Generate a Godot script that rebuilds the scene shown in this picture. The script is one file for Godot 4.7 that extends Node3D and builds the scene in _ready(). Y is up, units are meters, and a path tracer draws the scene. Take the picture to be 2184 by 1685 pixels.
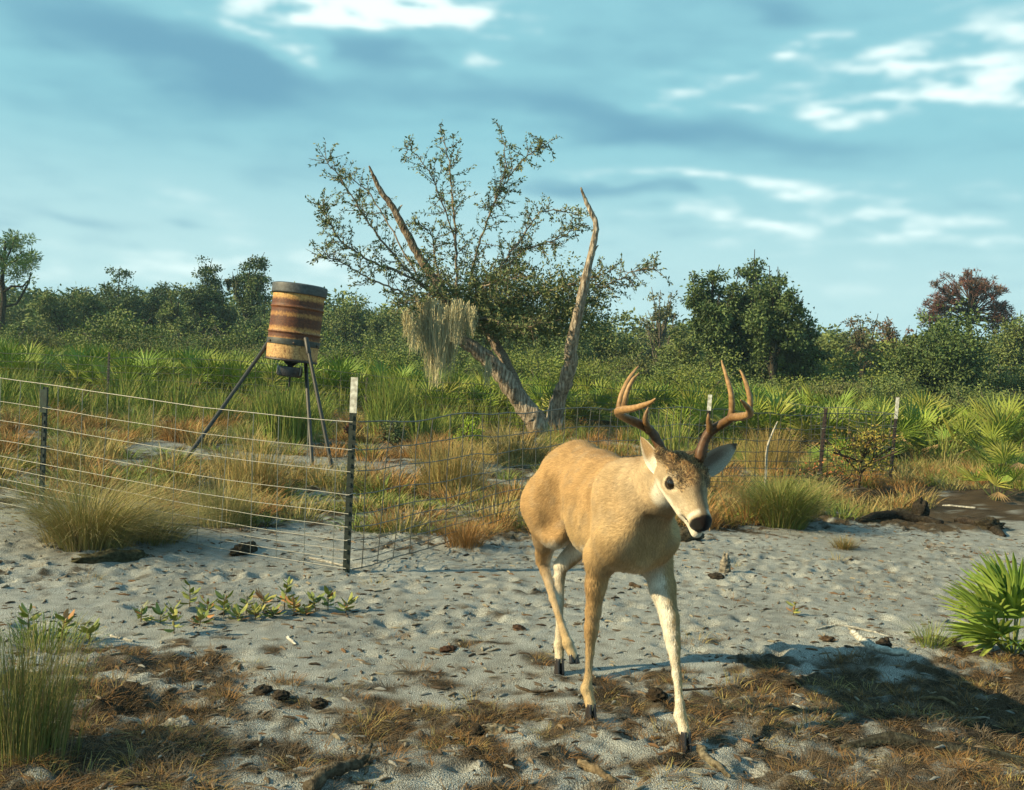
extends Node3D

# ------------------------------------------------------------------ helpers
class MB:
	var v := PackedVector3Array()
	var c := PackedColorArray()
	var ix := PackedInt32Array()
	func vert(p: Vector3, col: Color) -> int:
		v.append(p); c.append(col)
		return v.size() - 1
	func quad(a: int, b: int, cc: int, d: int) -> void:
		ix.append_array(PackedInt32Array([a, b, cc, a, cc, d]))
	# a flat leaf: a pointed rhombus, folded a little along its rib
	func leaf(p: Vector3, dir: Vector3, side: Vector3, l: float, w: float, col: Color, fold := 0.15) -> void:
		var up := side.cross(dir) * w * fold
		var a := v.size()
		v.append_array(PackedVector3Array([p, p + dir * l * 0.45 - side * w * 0.5 + up, p + dir * l, p + dir * l * 0.45 + side * w * 0.5 + up]))
		c.append_array(PackedColorArray([col, col, col, col]))
		ix.append_array(PackedInt32Array([a, a + 1, a + 2, a, a + 2, a + 3]))
	# a ribbon along points
	func ribbon(pts: PackedVector3Array, side: Vector3, w0: float, w1: float, col: Color) -> void:
		var n := pts.size()
		var a := v.size()
		for i in n:
			var w: float = lerpf(w0, w1, float(i) / (n - 1)) * 0.5
			v.append(pts[i] - side * w); v.append(pts[i] + side * w)
			c.append(col); c.append(col)
			if i > 0:
				var k := a + i * 2
				ix.append_array(PackedInt32Array([k - 2, k, k + 1, k - 2, k + 1, k - 1]))
	# a round tube of changing radius, closed at the ends; rough adds lumps
	func tube(pts: Array, rad: Array, sides: int, col: Color, rough := 0.0, rng: RandomNumberGenerator = null, col2 := Color(-1, 0, 0)) -> void:
		var n := pts.size()
		var a := v.size()
		var t0: Vector3 = (pts[1] - pts[0]).normalized()
		var ref := Vector3.UP if absf(t0.y) < 0.9 else Vector3.RIGHT
		var u := ref.cross(t0).normalized()
		for i in n:
			var t: Vector3 = ((pts[mini(i + 1, n - 1)] as Vector3) - (pts[maxi(i - 1, 0)] as Vector3)).normalized()
			u = (u - t * u.dot(t)).normalized()
			var w := t.cross(u)
			for s in sides:
				var ang := TAU * s / sides
				var r: float = rad[i]
				var cl := col
				if rng:
					r *= 1.0 + rough * rng.randf_range(-1, 1)
					if col2.r >= 0.0:
						cl = col.lerp(col2, rng.randf())
				v.append((pts[i] as Vector3) + (u * cos(ang) + w * sin(ang)) * r)
				c.append(cl)
		for i in n - 1:
			for s in sides:
				var s2 := (s + 1) % sides
				quad(a + i * sides + s, a + i * sides + s2, a + (i + 1) * sides + s2, a + (i + 1) * sides + s)
		for s in range(1, sides - 1):
			ix.append_array(PackedInt32Array([a, a + s + 1, a + s]))
			var e := a + (n - 1) * sides
			ix.append_array(PackedInt32Array([e, e + s, e + s + 1]))
	# a box between two corners, in a basis
	func box(o: Vector3, b: Basis, s: Vector3, col: Color) -> void:
		var a := v.size()
		for k in 8:
			v.append(o + b * (Vector3((k & 1) - 0.5, ((k >> 1) & 1) - 0.5, ((k >> 2) & 1) - 0.5) * s))
			c.append(col)
		for q in [[0, 2, 3, 1], [4, 5, 7, 6], [0, 1, 5, 4], [2, 6, 7, 3], [0, 4, 6, 2], [1, 3, 7, 5]]:
			quad(a + q[0], a + q[3], a + q[2], a + q[1])
	# profile of (radius, height) pairs turned about an axis
	func lathe(o: Vector3, b: Basis, prof: Array, sides: int, col: Color, colf = null) -> void:
		var a := v.size()
		for i in prof.size():
			for s in sides:
				var ang := TAU * s / sides
				v.append(o + b * Vector3(cos(ang) * prof[i][0], prof[i][1], sin(ang) * prof[i][0]))
				c.append(colf.call(ang, prof[i][1]) if colf != null else col)
		for i in prof.size() - 1:
			for s in sides:
				var s2 := (s + 1) % sides
				quad(a + i * sides + s, a + i * sides + s2, a + (i + 1) * sides + s2, a + (i + 1) * sides + s)
	func mesh(smooth: bool) -> ArrayMesh:
		var arr := []
		arr.resize(Mesh.ARRAY_MAX)
		arr[Mesh.ARRAY_VERTEX] = v
		arr[Mesh.ARRAY_COLOR] = c
		arr[Mesh.ARRAY_INDEX] = ix
		if smooth:
			var n := PackedVector3Array()
			n.resize(v.size())
			for t in range(0, ix.size(), 3):
				var fn := (v[ix[t + 2]] - v[ix[t]]).cross(v[ix[t + 1]] - v[ix[t]])
				n[ix[t]] += fn; n[ix[t + 1]] += fn; n[ix[t + 2]] += fn
			for i in n.size():
				n[i] = n[i].normalized() if n[i].length_squared() > 1e-20 else Vector3.UP
			arr[Mesh.ARRAY_NORMAL] = n
		var m := ArrayMesh.new()
		m.add_surface_from_arrays(Mesh.PRIMITIVE_TRIANGLES, arr)
		return m

# a distance field on a grid, meshed as surface nets
class Field:
	var o: Vector3
	var cell: float
	var nx: int
	var ny: int
	var nz: int
	var d := PackedFloat32Array()
	func _init(lo: Vector3, hi: Vector3, cs: float) -> void:
		o = lo; cell = cs
		nx = int(ceil((hi.x - lo.x) / cs)) + 1
		ny = int(ceil((hi.y - lo.y) / cs)) + 1
		nz = int(ceil((hi.z - lo.z) / cs)) + 1
		d.resize(nx * ny * nz)
		d.fill(1.0)
	func span(lo: Vector3, hi: Vector3) -> Array:
		var a := ((lo - o) / cell).floor()
		var b := ((hi - o) / cell).ceil()
		return [maxi(int(a.x), 0), mini(int(b.x), nx - 1), maxi(int(a.y), 0), mini(int(b.y), ny - 1), maxi(int(a.z), 0), mini(int(b.z), nz - 1)]
	func bone(a: Vector3, b: Vector3, ra: float, rb: float, k := 0.03, carve := false) -> void:
		var m := Vector3.ONE * (maxf(ra, rb) + k + cell * 3.0)
		var s := span(Vector3(minf(a.x, b.x), minf(a.y, b.y), minf(a.z, b.z)) - m, Vector3(maxf(a.x, b.x), maxf(a.y, b.y), maxf(a.z, b.z)) + m)
		var ab := b - a
		var il := 1.0 / maxf(ab.length_squared(), 1e-9)
		for z in range(s[4], s[5] + 1):
			for y in range(s[2], s[3] + 1):
				var row: int = (z * ny + y) * nx
				for x in range(s[0], s[1] + 1):
					var q := Vector3(o.x + x * cell, o.y + y * cell, o.z + z * cell) - a
					var t := clampf(q.dot(ab) * il, 0.0, 1.0)
					var dd := (q - ab * t).length() - (ra + (rb - ra) * t)
					var e := d[row + x]
					if carve:
						var h := maxf(k - absf(e + dd), 0.0) / k
						d[row + x] = maxf(e, -dd) + h * h * k * 0.25
					else:
						var h := maxf(k - absf(e - dd), 0.0) / k
						d[row + x] = minf(e, dd) - h * h * k * 0.25
	func ball(p: Vector3, b: Basis, r: Vector3, k := 0.03) -> void:
		var m := Vector3.ONE * (maxf(r.x, maxf(r.y, r.z)) + k + cell * 3.0)
		var s := span(p - m, p + m)
		var bi := b.inverse()
		for z in range(s[4], s[5] + 1):
			for y in range(s[2], s[3] + 1):
				var row: int = (z * ny + y) * nx
				for x in range(s[0], s[1] + 1):
					var q := (bi * (Vector3(o.x + x * cell, o.y + y * cell, o.z + z * cell) - p)) / r
					var k0 := q.length()
					var dd := k0 * (k0 - 1.0) / maxf((q / r).length(), 1e-6)
					var e := d[row + x]
					var h := maxf(k - absf(e - dd), 0.0) / k
					d[row + x] = minf(e, dd) - h * h * k * 0.25
	func to_mb(mb: MB, base: Vector3) -> void:
		var id := PackedInt32Array()
		id.resize(d.size())
		id.fill(-1)
		var cor := [0, 1, nx, nx + 1, nx * ny, nx * ny + 1, nx * ny + nx, nx * ny + nx + 1]
		var edges := [[0, 1], [2, 3], [4, 5], [6, 7], [0, 2], [1, 3], [4, 6], [5, 7], [0, 4], [1, 5], [2, 6], [3, 7]]
		var lim := cell * 2.2
		for z in nz - 1:
			for y in ny - 1:
				var row := (z * ny + y) * nx
				for x in nx - 1:
					var i := row + x
					if absf(d[i]) > lim:
						continue
					var neg := 0
					for q in cor:
						if d[i + q] < 0.0:
							neg += 1
					if neg == 0 or neg == 8:
						continue
					var p := Vector3.ZERO
					var n := 0
					for e in edges:
						var va := d[i + cor[e[0]]]
						var vb := d[i + cor[e[1]]]
						if (va < 0.0) != (vb < 0.0):
							var t := va / (va - vb)
							var pa := Vector3(e[0] & 1, (e[0] >> 1) & 1, (e[0] >> 2) & 1)
							var pb := Vector3(e[1] & 1, (e[1] >> 1) & 1, (e[1] >> 2) & 1)
							p += pa.lerp(pb, t)
							n += 1
					id[i] = mb.vert(o + (Vector3(x, y, z) + p / n) * cell - base, Color.WHITE)
		var sx := 1
		var sy := nx
		var sz := nx * ny
		for z in range(1, nz - 1):
			for y in range(1, ny - 1):
				var row := (z * ny + y) * nx
				for x in range(1, nx - 1):
					var i := row + x
					if id[i] < 0:
						continue
					var ins := d[i] < 0.0
					for ax in 3:
						var st: int = [sx, sy, sz][ax]
						if (d[i + st] < 0.0) == ins:
							continue
						var s1: int = [sy, sz, sx][ax]
						var s2: int = [sz, sx, sy][ax]
						var a := id[i - s1 - s2]
						var b := id[i - s2]
						var cc := id[i]
						var dd := id[i - s1]
						if a < 0 or b < 0 or cc < 0 or dd < 0:
							continue
						if ins:
							mb.quad(a, dd, cc, b)
						else:
							mb.quad(a, b, cc, dd)

var CAM := Transform3D()
const FOCAL := 2300.0          # focal length, in units where the picture is 2184 wide and 1685 high
var taken := {}

func numbered(called: String) -> String:
	var k: int = taken.get(called, 0)
	taken[called] = k + 1
	return called if k == 0 else "%s_%03d" % [called, k]

func ray(px: float, py: float) -> Vector3:
	return CAM.basis * Vector3((px - 1092.0) / FOCAL, -(py - 842.5) / FOCAL, -1.0)

# the point that stands at a place of the photograph, at a depth in metres
func at(px: float, py: float, depth: float) -> Vector3:
	return CAM.origin + ray(px, py) * depth

func ground_at(px: float, py: float) -> Vector3:
	var r := ray(px, py)
	var p := CAM.origin - r * (CAM.origin.y / r.y)
	for k in 4:
		p = CAM.origin + r * ((ground_height(p.x, p.z) - CAM.origin.y) / r.y)
	return Vector3(p.x, ground_height(p.x, p.z), p.z)

# the standing point under a picture column, at a depth
func stand(px: float, depth: float) -> Vector3:
	var p := at(px, 775.0 + (px - 1092.0) * 0.0524, depth)
	return Vector3(p.x, ground_height(p.x, p.z), p.z)

func tag(o: Node, label: String, category: String, group := "") -> Node:
	o.set_meta("label", label)
	o.set_meta("category", category)
	if group != "":
		o.set_meta("group", group)
	return o

func thing(called: String, where: Vector3, label: String, category: String, group := "") -> Node3D:
	var o := Node3D.new()
	o.name = numbered(called)
	add_child(o)
	o.position = where
	tag(o, label, category, group)
	return o

func obj(called: String, m: Mesh, mat: Material, parent: Node = self) -> MeshInstance3D:
	var o := MeshInstance3D.new()
	o.name = numbered(called) if parent == self else called
	o.mesh = m
	o.material_override = mat
	o.cast_shadow = GeometryInstance3D.SHADOW_CASTING_SETTING_ON
	parent.add_child(o, true)
	return o

func part(called: String, mb: MB, mat: Material, parent: Node, smooth := true) -> MeshInstance3D:
	return obj(called, mb.mesh(smooth), mat, parent)

func scatter(called: String, m: Mesh, mat: Material, xf: Array, cols := []) -> MultiMeshInstance3D:
	var mm := MultiMesh.new()
	mm.transform_format = MultiMesh.TRANSFORM_3D
	mm.use_colors = cols.size() > 0
	mm.mesh = m
	mm.instance_count = xf.size()
	for i in xf.size():
		mm.set_instance_transform(i, xf[i])
		if cols.size() > 0:
			mm.set_instance_color(i, cols[i])
	var o := MultiMeshInstance3D.new()
	o.name = numbered(called)
	o.multimesh = mm
	o.material_override = mat
	o.set_meta("kind", "stuff")
	add_child(o)
	return o

func noise(seed_: int, freq: float, oct := 3, type := FastNoiseLite.TYPE_SIMPLEX_SMOOTH) -> FastNoiseLite:
	var n := FastNoiseLite.new()
	n.seed = seed_
	n.noise_type = type
	n.frequency = freq
	n.fractal_octaves = oct
	n.fractal_type = FastNoiseLite.FRACTAL_FBM if oct > 1 else FastNoiseLite.FRACTAL_NONE
	return n

func noise_tex(seed_: int, freq: float, lo: Color, hi: Color, size := 512, oct := 4, normal := 0.0) -> NoiseTexture2D:
	var t := NoiseTexture2D.new()
	t.width = size; t.height = size
	t.seamless = true
	t.noise = noise(seed_, freq, oct)
	if normal > 0.0:
		t.as_normal_map = true
		t.bump_strength = normal
	else:
		var g := Gradient.new()
		g.set_color(0, lo); g.set_color(1, hi)
		g.set_offset(0, 0.2); g.set_offset(1, 0.8)
		t.color_ramp = g
	return t

func mat(rough := 0.9, spec := 0.3, back := Color(0, 0, 0)) -> StandardMaterial3D:
	var m := StandardMaterial3D.new()
	m.vertex_color_use_as_albedo = true
	m.roughness = rough
	m.metallic_specular = spec
	m.cull_mode = BaseMaterial3D.CULL_DISABLED
	if back.r + back.g + back.b > 0.0:
		m.backlight_enabled = true
		m.backlight = back
	return m

func grain(m: StandardMaterial3D, tex: Texture2D, nrm: Texture2D, scale: float, nscale := 1.0) -> StandardMaterial3D:
	m.uv1_triplanar = true
	m.uv1_world_triplanar = true
	m.uv1_scale = Vector3.ONE * scale
	if tex:
		m.albedo_texture = tex
	if nrm:
		m.normal_enabled = true
		m.normal_texture = nrm
		m.normal_scale = nscale
	return m

func rng_of(s: int) -> RandomNumberGenerator:
	var r := RandomNumberGenerator.new()
	r.seed = s
	return r

func rdir(r: RandomNumberGenerator) -> Vector3:
	var z := r.randf_range(-1, 1)
	var a := r.randf() * TAU
	var q := sqrt(1.0 - z * z)
	return Vector3(q * cos(a), z, q * sin(a))

# ------------------------------------------------------------------ terrain
var n_low: FastNoiseLite
var n_mid: FastNoiseLite
var n_fine: FastNoiseLite
var n_cell: FastNoiseLite
var n_lit: FastNoiseLite
var n_lit2: FastNoiseLite

func ground_height(x: float, z: float) -> float:
	var far := smoothstep(-6.5, -12.0, z)
	var h := 0.12 * smoothstep(-1.2, -4.2, x) * smoothstep(-4.5, -7.0, z)
	h += n_low.get_noise_2d(x, z) * (0.015 + 0.10 * far)
	return h

var tracks := []
func make_tracks() -> void:
	var r := rng_of(17)
	for line in [[-3.2, -5.6, 3.4, -6.4], [-2.6, -4.3, 0.4, -6.2], [3.2, -7.6, -0.4, -4.9], [0.9, -5.2, 3.4, -5.9], [-3.0, -6.3, 1.2, -5.1], [1.2, -8.0, 2.0, -4.2]]:
		var a := Vector2(line[0], line[1])
		var b := Vector2(line[2], line[3])
		var d := (b - a).normalized()
		var s := 0.0
		var k := 0
		while s < (b - a).length():
			var p := a + d * s + Vector2(-d.y, d.x) * (0.07 if k % 2 == 0 else -0.07) + Vector2(r.randf_range(-.05, .05), r.randf_range(-.05, .05))
			var dd := d.rotated(r.randf_range(-.3, .3))
			tracks.append([p.x, p.y, dd.x, dd.y])
			s += r.randf_range(0.28, 0.42)
			k += 1

func ground_fine(x: float, z: float) -> float:
	var near := 1.0 - 0.5 * smoothstep(-9.0, -14.0, z)
	var patch := clampf(0.75 + 1.5 * n_lit.get_noise_2d(x * 0.9 + 50.0, z * 0.9), 0.15, 1.5)
	var rough := 0.45 * patch + 0.8 * litter(x, z)
	var cellv := n_cell.get_noise_2d(x, z)
	var dent := -0.026 * patch * smoothstep(-0.82, -0.93, cellv)
	if z > -7.5 and absf(x) < 3.6:
		for tr in tracks:
			var dx: float = x - tr[0]
			var dz: float = z - tr[1]
			if absf(dx) < 0.14 and absf(dz) < 0.14:
				var a: float = dx * tr[2] + dz * tr[3]
				var b: float = dx * tr[3] - dz * tr[2]
				var g := minf(pow((absf(b) - 0.022) / 0.020, 2.0) + pow(a / 0.048, 2.0), 4.0)
				dent += -0.026 * exp(-g * g) + 0.008 * exp(-pow((sqrt(a * a + b * b) - 0.085) / 0.025, 2.0))
	return near * (n_mid.get_noise_2d(x, z) * 0.040 * rough + n_fine.get_noise_2d(x, z) * 0.024 * rough + dent)

# how much dead grass and leaf litter lies on the sand, 0 to 1
func litter(x: float, z: float) -> float:
	var b := -0.42
	b += 0.98 * smoothstep(-4.95, -3.6, z)
	b += 0.60 * exp(-(pow((x - 1.55) / 0.75, 2.0) + pow((z + 4.25) / 0.5, 2.0)))
	b += 0.40 * smoothstep(0.7, 1.8, x) * smoothstep(-5.3, -4.5, z)
	b += 0.45 * smoothstep(1.2, 2.6, x) * smoothstep(-6.2, -5.0, z) * smoothstep(-5.6, -4.6, z)
	var edge := -6.6 - 0.55 * maxf(x, 0.0)
	b += 1.0 * smoothstep(edge, edge - 1.2, z)
	b += 0.35 * smoothstep(2.4, 3.6, x) * smoothstep(-8.2, -9.0, z)
	# bare sand round the feeder
	b -= 0.70 * exp(-(pow((x + 2.0) / 2.2, 2.0) + pow((z + 11.4) / 0.9, 2.0)))
	return clampf(b + n_lit.get_noise_2d(x, z) * 0.80 + n_lit2.get_noise_2d(x, z) * 0.85, 0.0, 1.0)

# ------------------------------------------------------------------ sky
func sky_image() -> Image:
	var w := 2048
	var h := 1024
	var a := PackedFloat32Array()
	a.resize(w * h * 3)
	var n1 := noise(11, 1.6, 4)
	var n2 := noise(12, 5.0, 4)
	var n3 := noise(13, 2.4, 3)
	var n4 := noise(14, 13.0, 4)
	# clouds of the photograph: centre px, centre py, half width, half height, tilt, strength (bright +, dark -)
	var blobs := [
		[730, 5, 260, 52, 0.02, 1.7], [640, 105, 90, 34, 0.2, 0.75], [985, 130, 80, 22, 0.2, 0.7], [1060, 82, 70, 16, 0.1, 0.55], [900, 30, 120, 30, 0.0, 0.7], [530, 70, 80, 40, 0.5, 0.5],
		[450, 170, 260, 50, 0.10, -0.75], [790, 85, 150, 38, 0.12, -0.85], [230, 60, 300, 70, 0.1, -0.55], [300, 260, 330, 50, 0.05, -0.30], [1300, 110, 260, 40, 0.05, -0.25], [1640, 35, 200, 34, 0.05, -0.65], [1120, 220, 420, 50, 0.04, -0.40], [1650, 280, 460, 42, 0.05, -0.55],
		[1300, 402, 170, 26, 0.06, -0.75], [1420, 415, 60, 14, 0.1, -0.4], [1330, 458, 40, 10, 0.0, -0.45], [690, 365, 150, 32, -0.05, -0.40], [430, 470, 60, 12, 0.05, -0.45], [170, 470, 110, 18, 0.15, -0.4], [780, 470, 120, 26, 0.0, -0.3],
		[1560, 165, 110, 14, -0.35, 0.40], [1640, 120, 100, 14, -0.40, 0.45], [1760, 95, 150, 15, -0.25, 0.50], [1930, 135, 260, 20, 0.05, 0.50], [1820, 212, 280, 12, 0.02, 0.55], [2080, 75, 170, 20, -0.15, 0.50], [2000, 172, 240, 10, 0.03, 0.35], [2120, 110, 140, 90, 0.0, 0.25], [2130, 200, 150, 40, 0.0, 0.45], [1900, 170, 330, 90, 0.0, 0.20], [1440, 170, 60, 16, 0.3, 0.35],
		[1560, 390, 330, 16, 0.04, 0.42], [1650, 460, 560, 70, 0.03, 0.40], [700, 560, 600, 60, 0.0, 0.25], [1250, 370, 110, 10, 0.12, 0.35], [1620, 640, 300, 30, 0.05, -0.15], [1900, 505, 300, 26, 0.0, 0.22], [300, 400, 260, 26, 0.0, 0.12], [330, 560, 300, 40, 0.0, 0.10]]
	var B := []
	for b in blobs:
		var r := ray(b[0], b[1]).normalized()
		B.append([rad_to_deg(atan2(r.x, -r.z)), rad_to_deg(asin(r.y)), b[2] / 40.0, b[3] / 40.0, b[4], b[5]])
	for y in h:
		var el := (0.5 - (y + 0.5) / h) * 180.0
		var e := maxf(el, 0.0)
		var base := Vector3(0.45, 0.675, 0.695).lerp(Vector3(0.250, 0.530, 0.600), smoothstep(3.0, 13.0, e))
		base = base.lerp(Vector3(0.195, 0.43, 0.545), smoothstep(12.0, 40.0, e))
		if e < 3.0:
			base = base.lerp(Vector3(0.36, 0.58, 0.655), 1.0 - e / 3.0)
		for x in w:
			var az := wrapf((x + 0.5) / w * 360.0, -180.0, 180.0)
			var s := 0.0
			if el > -1.0:
				var ce := cos(deg_to_rad(el))
				var q := Vector3(sin(deg_to_rad(az)) * ce, sin(deg_to_rad(el)) * 3.0, -cos(deg_to_rad(az)) * ce)
				var a1 := n1.get_noise_3dv(q)
				var a2 := n2.get_noise_3dv(q)
				var a3 := n3.get_noise_3dv(q + Vector3(7, 3, 1))
				s = a1 * 0.50 + a2 * 0.40 + (0.08 if el > 30.0 else 0.0)
				if az > -36.0 and az < 36.0 and el < 26.0:
					var s2 := 0.0
					var wa := az + a2 * 3.4 + a3 * 2.0
					var we := el + a3 * 1.0 + a2 * 0.9
					for b in B:
						var dx: float = wa - b[0]
						var dy: float = we - b[1]
						if absf(dx) > b[2] * 2.6:
							continue
						dy += dx * b[4]
						var g: float = (dx * dx) / (b[2] * b[2]) + (dy * dy) / (b[3] * b[3])
						if g < 6.0:
							s2 += b[5] * exp(-g)
					var inn := smoothstep(36.0, 28.0, absf(az)) * smoothstep(26.0, 20.0, el)
					var a4 := n4.get_noise_3dv(q * Vector3(1.0, 1.5, 1.0))
					if s2 > 0.0:
						s2 *= clampf(0.95 + 1.5 * a4 + 0.5 * a2, 0.1, 1.7)
					else:
						s2 *= 1.0 + 0.5 * a2 + 0.35 * a4
					s = lerpf(s, s * 0.42 + s2 + 0.28 * a4 - 0.05, inn)
				s *= smoothstep(-0.5, 3.5, el)
			var col: Vector3
			if s > 0.0:
				col = base.lerp(Vector3(0.82, 0.96, 0.93), smoothstep(0.0, 1.05, s) * 0.98)
			else:
				col = base.lerp(Vector3(0.135, 0.320, 0.440), smoothstep(0.0, 0.95, -s) * 0.88)
			var k := (y * w + x) * 3
			a[k] = col.x; a[k + 1] = col.y; a[k + 2] = col.z
	return Image.create_from_data(w, h, false, Image.FORMAT_RGBF, a.to_byte_array())

# ------------------------------------------------------------------ plants
func pick(r: RandomNumberGenerator, cols: Array) -> Color:
	var a: Color = cols[r.randi() % cols.size()]
	var b: Color = cols[r.randi() % cols.size()]
	var k := r.randf_range(0.75, 1.25)
	var m := a.lerp(b, r.randf())
	return Color(m.r * k, m.g * k, m.b * k)

# a bunch of grass blades that arch outwards
func clump_mesh(r: RandomNumberGenerator, n: int, base_r: float, h: float, spread: float, droop: float, w: float, cols: Array, lean := Vector3.ZERO, segs := 4) -> ArrayMesh:
	var mb := MB.new()
	for i in n:
		var ang := r.randf() * TAU
		var out := Vector3(cos(ang), 0, sin(ang))
		var k := sqrt(r.randf())
		var b := out * base_r * k + Vector3(r.randf_range(-1, 1), 0, r.randf_range(-1, 1)) * base_r * 0.35
		var hh := h * r.randf_range(0.45, 1.0)
		var sp := spread * (0.15 + 0.85 * k) * r.randf_range(0.5, 1.15)
		var dr := droop * r.randf_range(0.4, 1.2) * (0.3 + 0.7 * k)
		var side := Vector3(-sin(ang), 0, cos(ang)).rotated(Vector3.UP, r.randf_range(-0.9, 0.9))
		var swirl := Vector3(r.randf_range(-1, 1), 0, r.randf_range(-1, 1)) * 0.12 * h
		var pts := PackedVector3Array()
		for s in segs + 1:
			var t := float(s) / segs
			pts.append(b + out * sp * pow(t, 1.4) + swirl * t * t + lean * h * t * t + Vector3.UP * maxf(hh * (1.35 * t - (0.35 + dr) * t * t) - 0.01, -0.01 + 0.004 * t))
		mb.ribbon(pts, side, w, w * 0.25, pick(r, cols))
	return mb.mesh(false)

func grow_tree(r: RandomNumberGenerator, H: float, R: float, bole: float, nlimb: int, nclump: int, per: int, leaf_l: float, cr: float, tr: float, cols: Array, bark: Color, lean := Vector3.ZERO, gap := 0.0) -> Array:
	var tb := MB.new()
	var cb := MB.new()
	var top := Vector3(lean.x * H, H * 0.72, lean.z * H)
	var mid := Vector3(lean.x * H * 0.3 + r.randf_range(-0.1, 0.1) * R, H * 0.45, lean.z * H * 0.3)
	var tp := []
	var trr := []
	for i in 9:
		var t := i / 8.0
		tp.append(Vector3.ZERO.lerp(mid, t).lerp(mid.lerp(top, t), t) + Vector3(r.randf_range(-1, 1), 0, r.randf_range(-1, 1)) * tr * 0.5 * minf(t * 3.0, 1.0))
		trr.append(tr * (1.0 - 0.85 * t) * (1.35 if i == 0 else 1.0))
	tp[0] = Vector3(0, -0.1, 0)
	tb.tube(tp, trr, 7, bark, 0.12, r)
	var cen := Vector3(lean.x * H * 0.6, (bole + H) * 0.5, lean.z * H * 0.6)
	var rad := Vector3(R, (H - bole) * 0.5, R)
	var ends := []
	for k in nlimb:
		var dv := rdir(r)
		dv.y = lerpf(dv.y, absf(dv.y), 0.65)
		var e := cen + dv.normalized() * rad * r.randf_range(0.6, 0.98)
		var st: Vector3 = tp[clampi(int(r.randf_range(0.3, 0.95) * clampf(e.y / H, 0.35, 1.0) * 8.0), 1, 7)]
		var bend := st.lerp(e, 0.5) + Vector3(r.randf_range(-1, 1), r.randf_range(-0.3, 0.9), r.randf_range(-1, 1)) * R * 0.14
		var lp := []
		var lr := []
		for i in 6:
			var t := i / 5.0
			lp.append(st.lerp(bend, t).lerp(bend.lerp(e, t), t))
			lr.append(maxf(tr * 0.42 * (1.0 - 0.85 * t), 0.012))
		tb.tube(lp, lr, 5, bark, 0.1, r)
		ends.append([lp, lr[0]])
	for k in nclump:
		var L: Array = ends[k % nlimb]
		var t := r.randf_range(0.45, 1.0)
		var q: Vector3 = L[0][int(t * 5.0)]
		var p := q + rdir(r) * cr * r.randf_range(0.3, 1.6)
		if p.y < 0.15:
			p.y = 0.15 + r.randf() * 0.3
		if r.randf() < 0.5:
			tb.tube([q, q.lerp(p, 0.6) + rdir(r) * cr * 0.2, p], [maxf(tr * 0.10, 0.010), maxf(tr * 0.07, 0.007), 0.004], 4, bark)
		var tone := r.randf_range(0.78, 1.22)
		var cl := pick(r, cols)
		var crr := cr * r.randf_range(0.6, 1.25)
		for i in int(per * r.randf_range(0.6, 1.3)):
			var dv := rdir(r)
			var rr := pow(r.randf(), 0.55) * crr
			if gap > 0.0 and r.randf() < gap:
				rr *= 1.6
			var lp2 := p + Vector3(dv.x, dv.y * 0.7, dv.z) * rr
			if lp2.y < 0.05:
				continue
			var ld := (rdir(r) + dv * 0.6 + Vector3(0, -0.15, 0)).normalized()
			var sd := ld.cross(rdir(r)).normalized()
			var kk := tone * r.randf_range(0.75, 1.25)
			var c2 := cl.lerp(pick(r, cols), 0.35)
			cb.leaf(lp2, ld, sd, leaf_l * r.randf_range(0.7, 1.3), leaf_l * 0.52 * r.randf_range(0.8, 1.2), Color(c2.r * kk, c2.g * kk, c2.b * kk))
	return [tb, cb]

func place_tree(called: String, label: String, group: String, g: Array, where: Vector3, wood: Material, leafm: Material, category := "tree") -> Node3D:
	var t := thing(called, where, label, category, group)
	part("trunk", g[0], wood, t)
	part("crown", g[1], leafm, t, false)
	return t

# one fan leaf of a palmetto into a mesh: centre, way it faces, size
func fan(mb: MB, r: RandomNumberGenerator, p: Vector3, axis: Vector3, nrm: Vector3, l: float, n: int, cols: Array, sweep := 2.6) -> void:
	var side := nrm.cross(axis).normalized()
	var cl := pick(r, cols)
	for i in n:
		var a := (float(i) / (n - 1) - 0.5) * sweep
		var dv := (axis * cos(a) + side * sin(a) + nrm * (0.12 + r.randf_range(-0.05, 0.05))).normalized()
		var ll := l * (0.72 + 0.28 * cos(a)) * r.randf_range(0.88, 1.06)
		var sd := dv.cross(nrm).normalized()
		var w := l * 0.075
		var k := r.randf_range(0.8, 1.2)
		var col := Color(cl.r * k, cl.g * k, cl.b * k)
		var q := mb.v.size()
		var m := p + dv * ll * 0.45
		var tip := p + dv * ll - Vector3.UP * ll * 0.10 * r.randf()
		mb.v.append_array(PackedVector3Array([p, m - sd * w * 0.5 + nrm * w * 0.18, tip, m + sd * w * 0.5 + nrm * w * 0.18, m - nrm * w * 0.1]))
		mb.c.append_array(PackedColorArray([col, col, col, col, col]))
		mb.ix.append_array(PackedInt32Array([q, q + 1, q + 4, q + 1, q + 2, q + 4, q, q + 4, q + 3, q + 4, q + 2, q + 3]))

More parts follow.
